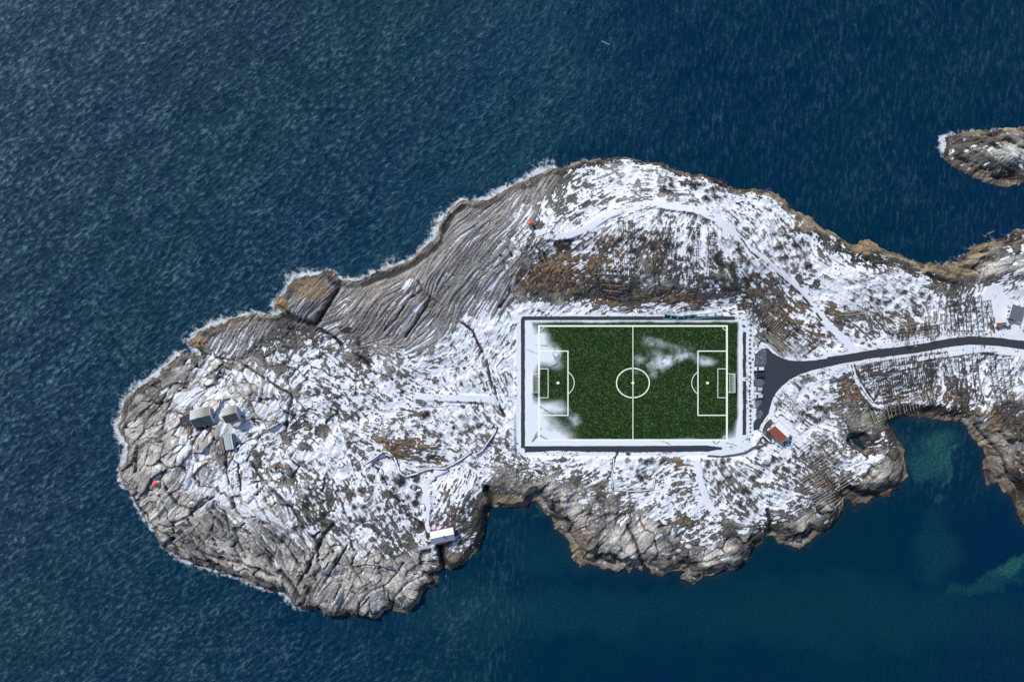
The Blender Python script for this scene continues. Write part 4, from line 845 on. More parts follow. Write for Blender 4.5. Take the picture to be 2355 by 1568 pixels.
def house(name, label, px, py, Lx, Wy, ang, hw, rise, wall, ra_, rb_, zoff=0, base=1.2, snow_a=False, chim=None, eave=.35, wins=(), doors=(), fascia='white', sub=None):
    """gabled building, ridge along local x; slope a faces local +y, slope b faces -y"""
    p = gp(px, py); z0 = p.z + zoff
    p = pz(px, py, z0 + hw + rise * .5); p.z = z0
    t_ = thing(name, label, 'building', p, math.radians(ang))
    l, w_ = Lx / 2, Wy / 2
    b_ = MB(); b_.box(-l, l, -w_, w_, -base - 2, hw)
    i = len(b_.v); b_.v += [(-l, -w_, hw), (-l, w_, hw), (-l, 0, hw + rise * w_ / (w_ + eave)), (l, -w_, hw), (l, w_, hw), (l, 0, hw + rise * w_ / (w_ + eave))]
    b_.f += [(i, i+2, i+1), (i+3, i+4, i+5), (i, i+3, i+5, i+2), (i+1, i+2, i+5, i+4)]
    b_.build('wall', M[wall], t_)
    le = l + eave; we = w_ + eave; zr_ = hw + rise; ze = hw - .02
    MB().slab([(-le, .0, zr_), (le, .0, zr_), (le, we, ze), (-le, we, ze)][::-1], .14).build('roof_slope', M[ra_], t_)
    MB().slab([(-le, -we, ze), (le, -we, ze), (le, -.0, zr_), (-le, -.0, zr_)], .14).build('roof_slope', M[rb_], t_)
    for sx_ in (-1, 1):
        f_ = MB(); x0, x1 = (sx_ * le, sx_ * (le + .14))
        for (ya, za, yb, zb) in ((-we, ze, 0, zr_), (0, zr_, we, ze)):
            f_.slab([(min(x0, x1), ya, za + .05), (max(x0, x1), ya, za + .05), (max(x0, x1), yb, zb + .05), (min(x0, x1), yb, zb + .05)], .25)
        f_.build('bargeboard', M[fascia], t_)
    MB().bar((-le, 0, zr_ + .02), (le, 0, zr_ + .02), .09).build('ridge_cap', M[sub or rb_], t_)
    if snow_a:
        n_ = 14; sv = []; sf = []
        for q in range(n_ + 1):
            x = -le + .1 + (2 * le - .2) * q / n_
            sv += [(x, we - .12 - rnd.uniform(0, .12), ze + .16), (x, .1, zr_ + .13)]
            if q: sf.append((2*q-2, 2*q, 2*q+1, 2*q-1))
        k_ = len(sv); sv += [(a, b2, c - .14) for a, b2, c in sv]; sf += [(2*q, 2*q-2, k_+2*q-2, k_+2*q) for q in range(1, n_ + 1)] + [(2*q-1, 2*q+1, k_+2*q+1, k_+2*q-1) for q in range(1, n_)]
        sf += [(0, 1, k_ + 1, k_), (k_ - 2, k_ + k_ - 2, k_ + k_ - 1, k_ - 1)]
        mesh_from('roof_snow', sv, sf, M['snow'], t_)
    if chim:
        cxl, cyl = chim; c_ = MB().box(cxl - .3, cxl + .3, cyl - .3, cyl + .3, hw + rise * .6, zr_ + .8).build('chimney', M['brick'], t_)
        MB().box(cxl - .38, cxl + .38, cyl - .38, cyl + .38, zr_ + .8, zr_ + .9).build('chimney_cap', M['darkroof'], c_)
    def opening(face, u, zc, ww, hh, kind):
        if face in 'EW':
            s_ = 1 if face == 'E' else -1; x = s_ * (l + .02)
            bx = lambda m__, d, gw, gh: m__.box(min(x, x + s_ * d), max(x, x + s_ * d), u - gw, u + gw, zc - gh, zc + gh)
        else:
            s_ = 1 if face == 'N' else -1; y = s_ * (w_ + .02)
            bx = lambda m__, d, gw, gh: m__.box(u - gw, u + gw, min(y, y + s_ * d), max(y, y + s_ * d), zc - gh, zc + gh)
        if kind == 'window':
            fr_ = bx(MB(), .05, ww / 2 + .08, hh / 2 + .08).build('window', M['white' if wall in ('red',) else ('red' if wall == 'cream' else 'grey')], t_)
            bx(MB(), .08, ww / 2, hh / 2).build('pane', M['glass'], fr_)
        else:
            d_ = bx(MB(), .07, ww / 2, hh / 2).build('door', M['darkroof' if wall == 'white' else 'white'], t_)
            bx(MB(), .14, .04, .04).build('handle', M['rim'], d_)
    for a in wins: opening(*a, 'window')
    for a in doors: opening(*a, 'door')
    return t_

h1 = house('cabin', 'larger cabin with snow-striped beige roof slope and white gable on the west rocks', 471, 978, 9.6, 8.6, 14.5, 3.2, 2.4, 'white', 'stripe', 'slate', chim=(-1.0, -.1),
      wins=(('E', -1.6, 1.7, 1.0, 1.1), ('E', 1.6, 1.7, 1.0, 1.1), ('S', -2.4, 1.7, 1.0, 1.0), ('S', 2.2, 1.7, 1.0, 1.0), ('N', 1.5, 1.7, 1.0, 1.0)), doors=(('N', -2, 1.05, .9, 2.1), ('E', 0, 1.05, .9, 2.1)))
h2 = house('cabin', 'smaller cabin with plain white gable standing right of the chimneyed cabin', 539, 971, 6.6, 7.4, 14.5, 3.0, 2.2, 'white', 'stripe', 'slate', wins=(('S', 1.6, 1.6, .9, 1.0), ('W', 1.4, 1.6, .9, 1.0)), doors=(('W', -1.2, 1.05, .9, 2.1),))
# dark flat roofed annex
p = gp(434, 987); p = pz(434, 987, p.z + 2.4); p.z -= 2.4
t_ = thing('annex', 'low annex with flat black roof against the west end of the larger cabin', 'building', p, math.radians(13))
MB().box(-2.3, 2.3, -2.3, 2.3, -2, 2.2).build('wall', M['white'], t_); MB().box(-2.6, 2.55, -2.6, 2.6, 2.2, 2.4).build('roof', M['darkroof'], t_)
MB().box(-1.2, .4, -1.0, -.85, 2.4, 2.5).build('roof_batten', M['white'], t_); sk = MB().box(1.3, 2.0, -.9, 1.1, 2.4, 2.75).build('skylight', M['icegrey'], t_); MB().box(1.4, 1.9, -.8, 1.0, 2.75, 2.78).build('pane', M['glass'], sk)
# lattice roofed hut
p = gp(536, 1035); p = pz(536, 1035, p.z + 2.2); p.z -= 2.2
t_ = thing('lattice_shed', 'narrow shed with snow-dotted lattice roof below the two cabins', 'shed', p, math.radians(10))
MB().box(-2.1, 2.1, -3.8, 3.8, -2, 2.0).build('wall', M['icegrey'], t_)
MB().slab([(-2.3, -4, 2.15), (1.1, -4, 2.75), (1.1, 4, 2.75), (-2.3, 4, 2.15)], .12).build('roof_slope', M['lattice'], t_)
MB().slab([(1.24, -4, 2.77), (2.1, -4, 2.6), (2.1, 4, 2.6), (1.24, 4, 2.77)], .12).build('roof_slope', M['white'], t_)
MB().box(1.1, 1.24, -4, 4, 2.62, 2.85).build('ridge_cap', M['darkwood'], t_); MB().box(2.1, 2.5, -3.7, 3.7, 1.9, 2.05).build('gutter_board', M['grey'], t_); MB().box(-.45, .45, -3.86, -3.8, 0, 1.9).build('door', M['darkwood'], t_)
# boardwalk beside it
t_ = thing('boardwalk', 'weathered grey plank walk lying west of the lattice shed', 'walkway', gp(521, 1043), math.radians(9))
for k_ in range(10): MB().box(-1.0, 1.0, -3.9 + k_ * .8, -3.9 + k_ * .8 + .72, .55, .65).build('plank', M['wood'], t_)
for s_ in (-.8, .8): MB().box(s_ - .08, s_ + .08, -3.9, 3.9, -.6, .55).build('joist', M['darkwood'], t_)
# north terrace left of the cabin
t_ = thing('terrace', 'brown weathered plank terrace at the north-west corner of the larger cabin', 'terrace', gp(440, 963), math.radians(16))
for k_ in range(9): MB().box(-2.6 + k_ * .6, -2.6 + k_ * .6 + .54, -1.7, 1.7, .5, .6).build('plank', M['wood'], t_)
for s_ in (-1.4, 1.4): MB().box(-2.6, 2.8, s_ - .08, s_ + .08, -1.5, .5).build('joist', M['darkwood'], t_)
for k_ in range(4): MB().bar((-2.5 + k_ * 1.75, 1.65, .5), (-2.5 + k_ * 1.75, 1.65, 1.5), .05).build('railing_post', M['white'], t_)
MB().bar((-2.6, 1.65, 1.5), (2.8, 1.65, 1.5), .05).build('handrail', M['white'], t_)

h3 = house('boathouse', 'red-walled boathouse above the south cove, its long roof snowy on the north slope', 1037, 1256, 11.6, 6.0, 11.5, 3.4, 1.3, 'red', 'icegrey', 'icegrey', zoff=.3, base=3, snow_a=True, chim=(.9, 0), eave=.28, fascia='wood', wins=(('S', -3, 1.6, 1, 1), ('S', 0, 1.6, 1, 1), ('S', 3, 1.6, 1, 1), ('N', 2, 1.6, 1, 1), ('E', -1.3, 1.7, .9, .9)), doors=(('N', -2, 1.05, 1.0, 2.1), ('W', 0, 1.1, 1.6, 2.2)))
MB().box(-3.9, 1.6, -4.0, -3.1, 1.6, 2.9).build('red_lean_to', M['red'], h3)
t_ = thing('stairway', 'slatted wooden stairway running to the west end of the boathouse', 'stairs', gp(997, 1280), math.radians(12))
for k_ in range(15): MB().box(-3.6 + k_ * .52, -3.6 + k_ * .52 + .3, -.75, .75, 1.3 + k_ * .05, 1.36 + k_ * .05).build('tread', M['white'], t_)
for s_ in (-.78, .78): MB().bar((-3.8, s_, 1.25), (4.2, s_, 2.0), .09).build('stringer', M['darkwood'], t_)
for k_ in range(5): MB().bar((-3.2 + k_ * 1.7, -.7, -1.5), (-3.2 + k_ * 1.7, -.7, 1.6), .08).build('post', M['darkwood'], t_)
t_ = thing('drying_ladder', 'row of bare slats lying on the rock east of the boathouse', 'slats', gp(1080, 1262), math.radians(14))
for k_ in range(14): MB().bar((-3.4 + k_ * .52, -.9, .6), (-3.3 + k_ * .52, .9, .8), .06).build('slat', M['wood'], t_)
for s_ in (-.7, .7): MB().bar((-3.6, s_, .55), (3.7, s_, .7), .08).build('rail', M['darkwood'], t_)

h4 = house('red_cabin', 'cabin with one rust red roof slope and one snowy slope beside the car park', 1829, 1011.5, 8.4, 7.0, -43, 3.0, 2.3, 'white', 'grey', 'redroof', zoff=.3, snow_a=True, fascia='white', wins=(('W', -1.5, 1.7, 1, 1.1), ('W', 1.5, 1.7, 1, 1.1), ('S', -2, 1.6, 1, 1), ('S', 2, 1.6, 1, 1), ('E', 0, 1.7, 1.2, 1)), doors=(('S', 0, 1.05, .9, 2.1),))
# terraced steps in front of it
t_ = thing('stone_terrace', 'curved snow-dusted stone steps stacked between car park and red-roofed cabin', 'steps', gp(1800, 1003), 0)
for k_ in range(5):
    mb = MB(); r = 8.2 - k_ * .75
    for q in range(12):
        a0 = math.radians(118 + q * 8); a1 = math.radians(118 + q * 8 + 7.2)
        pts = [(5.5 + rr_ * math.cos(a), -2.5 + rr_ * math.sin(a), .25 + .28 * k_) for rr_, a in ((r, a0), (r, a1), (r - .33, a1), (r - .33, a0))]
        mb.slab(pts, .9)
    mb.build('stone_step', M['stone'], t_)
t_ = thing('stone_slab_patio', 'square snowy paving slabs laid at the south-east corner of the red-roofed cabin', 'paving', gp(1847, 1041), math.radians(-43))
for k_, (a, b2) in enumerate(((-1.4, -1.2), (-.2, -1.3), (1.1, -1.2), (-1.3, .1), (0, 0), (1.3, .2), (-.1, 1.3), (1.2, 1.5))): MB().box(a - .5, a + .5, b2 - .5, b2 + .5, .15, .3).build('slab', M['snow'] if k_ % 3 else M['grey'], t_)
t_ = thing('concrete_wall', 'low grey retaining wall with brown grass at its foot west of the red-roofed cabin', 'wall', gp(1795, 1026), math.radians(-44))
MB().box(-3.0, 3.0, -.35, .35, -.5, 1.1).build('wall', M['wood'], t_, bevel=.05); MB().box(-2.9, 2.2, -.25, .28, 1.1, 1.2).build('snow_cap', M['snow'], t_)

# house at the right edge: three-storey front seen from above and its grey lean-to
p = gp(2402, 744)
t_ = thing('house', 'tall cream house with red trim at the right edge above the road', 'building', p, math.radians(-16))
MB().box(.2, 12, -5, 5.2, -1, 9).build('wall', M['cream'], t_)
MB().slab([(-.2, -5.4, 9.0), (6.2, -5.4, 11.6), (6.2, 5.6, 11.6), (-.2, 5.6, 9.0)], .15).build('roof_slope', M['darkroof'], t_); MB().slab([(6.2, -5.4, 11.6), (12.4, -5.4, 9.0), (12.4, 5.6, 9.0), (6.2, 5.6, 11.6)], .15).build('roof_slope', M['darkroof'], t_)
for zz in (3.3, 6.4):
    for yy in (-3.2, 0, 3.2):
        f_ = MB().box(.10, .2, yy - .7, yy + .7, zz - .7, zz + .7).build('window', M['red'], t_); MB().box(.06, .1, yy - .5, yy + .5, zz - .5, zz + .5).build('pane', M['glass'], f_)
for zz in (4.75, 8.5): MB().box(.05, .2, -5, 5, zz - .18, zz + .18).build('trim_board', M['red'], t_)
p = pz(2384, 733, gp(2384, 733).z + 3.0); p.z -= 3.0
t2_ = thing('lean_to', 'flat grey roofed outbuilding in front of the cream house', 'building', p, math.radians(-16))
MB().box(-3.0, 3.2, -3.6, 3.4, -1, 2.7).build('wall', M['white'], t2_); MB().slab([(-3.2, -3.8, 2.9), (3.4, -3.8, 3.2), (3.4, 3.6, 3.2), (-3.2, 3.6, 2.9)], .14).build('roof', M['grey'], t2_); MB().box(-1.4, .4, -5.2, -3.85, -.5, 1.9).build('porch', M['wood'], t2_); MB().box(-3.05, -3.0, -.5, .5, 0, 2).build('door', M['darkroof'], t2_)
for yy in (-2.2, 1.8): f_ = MB().box(-3.06, -3.0, yy - .45, yy + .45, .9, 1.9).build('window', M['white'], t2_); MB().box(-3.1, -3.06, yy - .38, yy + .38, .97, 1.83).build('pane', M['glass'], f_)

# beacons
def beacon(label, px, py, tw, platform):
    p = gp(px, py); t_ = thing('beacon', label, 'beacon', p)
    MB().lathe([(1.1, -1), (1.05, .3), (.85, .35), (.8, tw)], 20).build('tower', M['beaconw'], t_, True)
    MB().lathe([(1.35, tw), (1.35, tw + .12)], 20).build('gallery', M['beaconw'], t_)
    rl = MB()
    for k_ in range(10): a = k_ * math.pi / 5; rl.bar((1.28 * math.cos(a), 1.28 * math.sin(a), tw + .1), (1.28 * math.cos(a), 1.28 * math.sin(a), tw + .9), .03); a2 = a + math.pi / 5; rl.bar((1.28 * math.cos(a), 1.28 * math.sin(a), tw + .9), (1.28 * math.cos(a2), 1.28 * math.sin(a2), tw + .9), .03)
    rl.build('railing', M['beaconw'], t_)
    MB().lathe([(.7, tw + .12), (.7, tw + 1.3)], 16).build('lantern', M['lamp'], t_, True)
    rf = MB().lathe([(1.42, tw + 1.3), (1.2, tw + 1.65), (.6, tw + 2.1), (.12, tw + 2.3)], 20).build('roof', M['beacon'], t_, True)
    MB().lathe([(.12, tw + 2.3), (.18, tw + 2.5), (.05, tw + 2.65)], 12).build('vent_ball', M['beacon'], rf)
    MB().box(.75, .9, -.35, .35, .3, 2.1).build('door', M['red'], t_)
    if platform:
        MB().lathe([(2.2, -1.5), (2.2, .35)], 8, (.8, .3)).build('plinth', M['white'], t_)
beacon('red topped beacon on a pale plinth on the bare western rocks', 374, 1129.5, 2.6, True)
beacon('red topped beacon on the snowy hill north-west of the pitch', 1242, 526, 1.6, False)

# ---- goals
def goal(label, px, sgn):
    t_ = thing('football_goal', label, 'goal', pz(px, 897.3, ZF + .05), 0 if sgn > 0 else math.pi, 'football goals')
    hw_ = 4.85; dp = 2.9; h_ = 2.5
    for s_ in (-1, 1): MB().bar((0, s_ * hw_, 0), (0, s_ * hw_, h_), .10, 10).build('goal_post', M['post'], t_)
    MB().bar((0, -hw_, h_), (0, hw_, h_), .10, 10).build('crossbar', M['post'], t_)
    fr = MB().bar((dp, -hw_, .05), (dp, hw_, .05), .09)
    for s_ in (-1, 1): fr.bar((0, s_ * hw_, .05), (dp, s_ * hw_, .05), .09); fr.bar((0, s_ * hw_, h_), (dp * .96, s_ * hw_, h_), .09); fr.bar((dp, s_ * hw_, 0), (dp * .96, s_ * hw_, h_), .09)
    fr.bar((dp * .96, -hw_, h_), (dp * .96, hw_, h_), .09).build('net_frame', M['post'], t_)
    nt_ = MB()
    for k_ in range(1, 13): y = -hw_ + 2 * hw_ * k_ / 13; nt_.bar((0, y, h_), (dp * .96, y, h_ - .03), .06, 4); nt_.bar((dp * .96, y, h_), (dp, y, .05), .06, 4)
    for k_ in range(1, 4): x = dp * k_ / 4; nt_.bar((x, -hw_, h_), (x, hw_, h_), .06, 4)
    for k_ in range(1, 5): z = h_ * k_ / 5; nt_.bar((dp * .98, -hw_, z), (dp * .98, hw_, z), .055, 4)
    nt_.build('net', M['net'], t_)
goal('white football goal with square net at the left snowy end of the pitch', 1260.5, -1)
goal('white football goal with square net at the right grassy end of the pitch', 1706.5, 1)

# ---- teal training frames beside the track
for k_, (px, py, wd_, dp_, an, lb) in enumerate(((1563.5,743,3.3,2.4,-10,'westmost teal goal frame with dark net beside the track'),(1579.5,744.5,3.1,2.1,-6,'second teal goal frame from the west, net dark and square'),(1595.5,745.5,3.1,1.9,2,'third teal goal frame from the west, lying furthest onto the track'),(1609,743.8,3.0,2.1,4,'fourth teal goal frame from the west, half behind the wide dark netted one'),
    (1620.5,743,3.7,2.2,6,'wide teal goal frame with dark net in the middle of the row'),(1642,741,5.0,2.3,4,'long double-barred teal frame with snow inside, right of the wide netted one'),(1665,738.8,4.2,2.2,6,'second teal frame from the east end, snow showing through'),(1683,737.5,3.3,2.0,3,'eastmost teal frame, small, standing in snow'))):
    p = pz(px, py, ZF + .1); t_ = thing('goal_frame', lb, 'goal frame', p, math.radians(an), 'teal training frames in a row')
    a, b2 = wd_ / 2, dp_ / 2
    MB().bar((-a, b2, 1.9), (a, b2, 1.9), .19).build('crossbar', M['teal'], t_)
    for s_ in (-1, 1): MB().bar((s_ * a, b2, 0), (s_ * a, b2, 1.9), .19).build('upright', M['teal'], t_); MB().bar((s_ * a, b2, 1.9), (s_ * a * 1.04, -b2, .1), .18).build('stay', M['teal'], t_)
    MB().bar((-a * 1.04, -b2, .1), (a * 1.04, -b2, .1), .19).build('ground_bar', M['teal'], t_)
    nm = MB(); nm.quad((-a, b2, .9), (-a, -b2, .12), (a, -b2, .12), (a, b2, .9))
    if k_ < 5: nm.build('net', M['tealnet'], t_)
    else:
        for q in range(1, 4): y = -b2 + dp_ * q / 4; MB().bar((-a, y, .5 + .2 * q), (a, y, .5 + .2 * q), .07).build('cross_tube', M['teal'], t_)

# ---- boulders between track and car park
def blob(r, seed, flat_=.7, n=2):
    import bmesh
    bm = bmesh.new(); bmesh.ops.create_icosphere(bm, subdivisions=3, radius=r)
    R_ = random.Random(seed); ph = [(R_.uniform(-1, 1), R_.uniform(-1, 1), R_.uniform(-1, 1), R_.uniform(.05, .22)) for _ in range(9)]
    for v in bm.verts:
        d = v.co.normalized(); k_ = 1.0
        for a, b2, c, am in ph:
            q = d.dot(Vector((a, b2, c)).normalized()); k_ -= am * max(0, q - .45) * 2.2
        v.co = d * r * k_; v.co.z *= flat_
    me = bpy.data.meshes.new('boulder'); bm.to_mesh(me); bm.free()
    for p_ in me.polygons: p_.use_smooth = False
    return me
BL = [blob(.72, s_) for s_ in range(5)]
for m_ in BL: m_.materials.append(M['stone'])
bpos = [(1743,763.5,1.3),(1759,761,1.3),(1758.6,774,1.05),(1759.3,785.5,1.15),(1757.8,796.6,1.05),(1757.4,806.8,1),(1757.4,817,1),(1757.4,826.6,1.1),(1756.5,838.7,1.0),(1763.8,841.9,1.1),(1757.4,850.8,1.25),(1758.7,861.6,.9),(1759.3,871.2,.9),(1757.4,882,.85),(1757.4,893.5,.9),(1759.3,897.3,.9),(1756.8,903.7,.9),(1756.1,915.2,1.25),(1756.8,923.5,.9),(1757.4,931.1,.8),(1757.4,940.7,1.0),(1758.7,950.3,1.3),(1758.3,962.4,1.15),(1757.8,973.9,1.1),(1759,983,1.05),(1758.6,992.6,.95),(1758.6,1002,.85),(1758.6,1011,.95),(1756.3,1028,.8)]
ords = ['first', 'second', 'third', 'fourth', 'fifth', 'sixth', 'seventh', 'eighth', 'ninth', 'tenth', 'eleventh', 'twelfth', 'thirteenth', 'fourteenth', 'fifteenth', 'sixteenth', 'seventeenth', 'eighteenth', 'nineteenth', 'twentieth', 'twenty-first', 'twenty-second', 'twenty-third', 'twenty-fourth', 'twenty-fifth', 'twenty-sixth', 'twenty-seventh', 'twenty-eighth']
for k_, (px, py, s_) in enumerate(bpos):
    o = bpy.data.objects.new('boulder', BL[k_ % 5]); link(o); p = gp(px, py); o.location = p + Vector((0, 0, .12)); o.rotation_euler = (rnd.uniform(-.3, .3), rnd.uniform(-.3, .3), rnd.uniform(0, 6)); o.scale = (s_ * rnd.uniform(.9, 1.15), s_ * rnd.uniform(.85, 1.05), s_)
    tag(o, ('small ' if s_ < .95 else 'large ' if s_ > 1.2 else '') + 'dark boulder, ' + ('northmost' if k_ == 0 else 'southmost' if k_ == 28 else ords[k_] + ' counting from the north') + ' in the row by the car park', 'boulder', 'boulders lining the car park')
    o['category'] = 'boulder'
# snow-capped rocks scattered elsewhere
for (px, py, s_, lb) in ((895,1105,2.6,'large snow-capped boulder at the head of the western gully'),(917,1140,1.6,'rounded snow-capped boulder on the lip of the western gully'),(992,1186,2.9,'tall pointed snow-capped boulder beside the gully path'),(1015,1121,2.2,'brown boulder with a strip of snow beside the bend of the stone wall'),(982,1148,2.0,'rough half-bare boulder west of the gully path'),(1778,799,.9,'small snowy rock north-west of the car park'),(1772,825,1.5,'low snow-covered rock at the north corner of the car park'),(1471,1062,2.2,'dark boulder group leader by the south edge of the running track'),(1644,1075,.9,'single dark rock beside the southern snow path')):
    o = bpy.data.objects.new('rock', blob(s_ * .62, int(px), .8)); o.data.materials.append(M['stone']); link(o); p = gp(px, py); o.location = p + Vector((0, 0, s_ * .1)); o.rotation_euler = (0, 0, rnd.uniform(0, 6)); o.scale = (1.25, .85, 1)
    tag(o, lb.replace('group leader', 'lying alone'), 'rock')
    if 'dark' not in lb:
        c_ = bpy.data.objects.new('snow_cap', blob(s_ * .55, int(px), .5)); c_.data.materials.append(M['snow']); link(c_, o); c_.location = (0, 0, s_ * .25)

# ---- cars
def car(label, px, py, Lc, Wc, body, ang=0, windf=.12, group='cars in the car park', name='parked_car', cat='car'):
    p = gp(px, py); p = pz(px, py, p.z + .7); p.z -= .7; p.z = max(p.z, ZF + .04)
    t_ = thing(name, label, cat, p, math.radians(ang), group)
    l, w_ = Lc / 2, Wc / 2
    def prof(pts, yw, inset=0):
        mb = MB(); n = len(pts); i = 0
        mb.v = [(x, -yw(z), z) for x, z in pts] + [(x, yw(z), z) for x, z in pts]
        mb.f = [tuple(range(n)), tuple(range(n, 2 * n))[::-1]] + [((k_ + 1) % n, k_, n + k_, n + (k_ + 1) % n) for k_ in range(n)]; return mb
    body_o = prof([(-l, .35), (-l, .75), (-l + .15, .9), (-l * .45, 1.0), (l * .9, 1.05), (l, .9), (l, .35)], lambda z: w_ if z < .95 else w_ - .06).build('body', M[body], t_, bevel=.06)
    prof([(-l * .50, 1.0), (-l * .18, 1.42), (l * .80, 1.42), (l * .94, 1.04)], lambda z: w_ - .10 if z < 1.2 else w_ - .26).build('glasshouse', M['glass'], t_)
    prof([(-l * .20, 1.42), (-l * .16, 1.48), (l * .82, 1.47), (l * .88, 1.36)], lambda z: w_ - .22 if z < 1.45 else w_ - .30).build('roof', M[body], t_, bevel=.03)
    for sx_ in (-.62, .60):
        for sy in (-1, 1):
            wh = bpy.data.objects.new('wheel', None); link(wh, t_); wh.location = (sx_ * l, sy * (w_ - .12), .33)
            MB().bar((0, -.11, 0), (0, .11, 0), .33, 16).build('tyre', M['tyre'], wh); MB().bar((0, sy * .08, 0), (0, sy * .125, 0), .2, 12).build('rim', M['rim'], wh)
    for sy in (-1, 1):
        MB().box(-l - .02, -l + .12, sy * w_ * .75 - .18, sy * w_ * .75 + .18, .62, .78).build('headlight', M['lamp'], t_)
        MB().box(l - .1, l + .02, sy * w_ * .8 - .12, sy * w_ * .8 + .12, .65, .88).build('tail_light', M['red'], t_)
        MB().box(-l * .42, -l * .36, sy * (w_ + .02) - .09, sy * (w_ + .02) + .09, .98, 1.12).build('mirror', M[body], t_)
    return t_
car('white estate car parked alone at the north end of the row', 1779.5, 864, 5.1, 2.05, 'carw', 0)
car('dark navy car parked beside the white estate car', 1781.5, 880, 4.0, 1.9, 'card', 2)
car('silver car parked directly north of the southmost car', 1776.8, 911.5, 4.4, 1.95, 'cars', -3)
car('pale silver car, southmost in the car park row', 1777.6, 928.3, 4.6, 2.0, 'cars', 1)
car('grey-green car with light roof bars parked left of the cream house', 2362, 763, 2.9, 1.7, 'cargr', -20, group=None)
# blue flatbed beside it
p = gp(2346, 761); t_ = thing('flatbed_truck', 'old navy flatbed truck with rusty orange load beside the road', 'truck', p, math.radians(4))
MB().box(-2.6, 1.4, -.95, .95, .8, 1.0).build('chassis', M['tyre'], t_); MB().box(-.6, 1.6, -1.0, 1.0, 1.0, 1.5).build('bed', M['navy'], t_, bevel=.05); MB().box(-.5, 1.5, -.15, .15, 1.5, 1.62).build('bed_rail', M['teal'], t_); cb = MB().box(1.75, 2.5, -.95, .95, .7, 2.1).build('cab', M['white'], t_, bevel=.1); MB().box(2.5, 2.54, -.8, .8, 1.3, 1.9).build('windscreen', M['glass'], cb)
MB().box(-2.6, -.7, -1.1, 1.1, 1.0, 1.9).build('load', M['orange'], t_, bevel=.12)
for x in (-1.8, 1.9):
    for y in (-.9, .9): wh = bpy.data.objects.new('wheel', None); link(wh, t_); wh.location = (x, y, .42); MB().bar((0, -.14, 0), (0, .14, 0), .42, 14).build('tyre', M['tyre'], wh); MB().bar((0, -.16, 0), (0, .16, 0), .2, 10).build('rim', M['rim'], wh)
# yellow roadside grit box
p = gp(2144.5, 811); t_ = thing('grit_bin', 'small yellow grit bin at the north verge of the road', 'bin', p, .3)
MB().box(-.45, .45, -.35, .35, 0, .7).build('bin_body', M['yellow'], t_, bevel=.05); MB().slab([(-.5, -.42, .72), (.5, -.42, .72), (.5, .4, .95), (-.5, .4, .95)], .1).build('lid', M['yellow'], t_)
# manhole box with a cable in the snow
p = gp(1085, 952); t_ = thing('cable_box', 'small dark octagonal box in the snow west of the pitch', 'box', p)
MB().lathe([(1.0, -.3), (1.0, .35), (.9, .42)], 8).build('lid', M['stone'], t_); cbm = MB(); pts = [gp(x, y) - p + Vector((0, 0, .08)) for x, y in ((1082,952),(1060,949),(1035,953),(1010,954),(990,945),(978,936),(965,932))]
for a, b2 in zip(pts, pts[1:]): cbm.bar(a, b2, .09, 5)
cb_ = cbm.build('cable', M['darkwood'], None); cb_.location = p; tag(cb_, 'thin dark cable snaking west across the snow from the octagonal box', 'cable')
# rock pools
for (px, py, rx, ry, lb) in ((816,772,4.2,2.4,'olive rock pool between the folded rocks'),(840,800,1.1,3.0,'narrow olive rock pool below the larger one')):
    p = gp(px, py); vs = [(p.x + rx * math.cos(a) * (1 + .2 * math.sin(3 * a + px)), p.y + ry * math.sin(a) * (1 + .2 * math.cos(2 * a)), p.z + .28) for a in [k_ * math.pi / 14 for k_ in range(28)]]
    o = MB().slab(vs, .5).build('rock_pool', M['water_pool'], None); tag(o, kind='structure')

# ---- stone wall along the gully and other walls
def stonewall(label, pts, w_, h_, cap=True, name='stone_wall', seed=1):
    P = [gp(x, y) for x, y in pts]; R_ = random.Random(seed); t_ = thing(name, label, 'wall', P[0]); mb = MB(); sn_ = MB(); o_ = P[0]; sp = []
    for a, b2 in zip(P, P[1:]):
        n = max(1, int((b2 - a).length / .8))
        for k_ in range(n): sp.append((a.lerp(b2, k_ / n), (b2 - a).normalized()))
    for q, (c, d) in enumerate(sp):
        nr = Vector((-d.y, d.x, 0)); z = zt(c.x, c.y) - o_.z
        for row in (0, 1):
            cc = c - o_ + nr * (row - .5) * w_ * .55; L2 = R_.uniform(.3, .46); ww = w_ * R_.uniform(.24, .32); hh = h_ * R_.uniform(.8, 1.15)
            mb.slab([(cc.x + d.x * u * L2 + nr.x * v * ww, cc.y + d.y * u * L2 + nr.y * v * ww, z + hh) for u, v in ((-1, -1), (1, -.9), (.9, 1), (-1, .9))], hh + .5)
        if q and cap:
            c0 = sp[q - 1][0] - o_; c1 = c - o_; z0 = zt(sp[q-1][0].x, sp[q-1][0].y) - o_.z + h_ * 1.16; z1 = z + h_ * 1.16
            sn_.slab([(c0.x - nr.x * w_ * .3, c0.y - nr.y * w_ * .3, z0), (c1.x - nr.x * w_ * .3, c1.y - nr.y * w_ * .3, z1), (c1.x + nr.x * w_ * .35, c1.y + nr.y * w_ * .35, z1), (c0.x + nr.x * w_ * .35, c0.y + nr.y * w_ * .35, z0)], .1)
    mb.build('stones', M['stone'], t_)
    if cap: sn_.build('snow_cap', M['snow'], t_)
stonewall('long curved stone wall with snow on top winding through the western gully', [(853,1088),(876,1073),(899,1056),(912,1059),(920,1066),(928,1078),(932,1090),(936,1104),(945,1112),(953,1115),(975,1109),(990,1102),(1006,1097),(1042,1097),(1062,1086),(1088,1070),(1108,1055)], 1.1, .9)
stonewall('roofless rectangular ruin wall at the east end of the gully', [(1110,1054),(1117,1062),(1130,1055),(1160,1012),(1164,1000),(1156,993),(1148,1004)], .9, 1.0, seed=3)
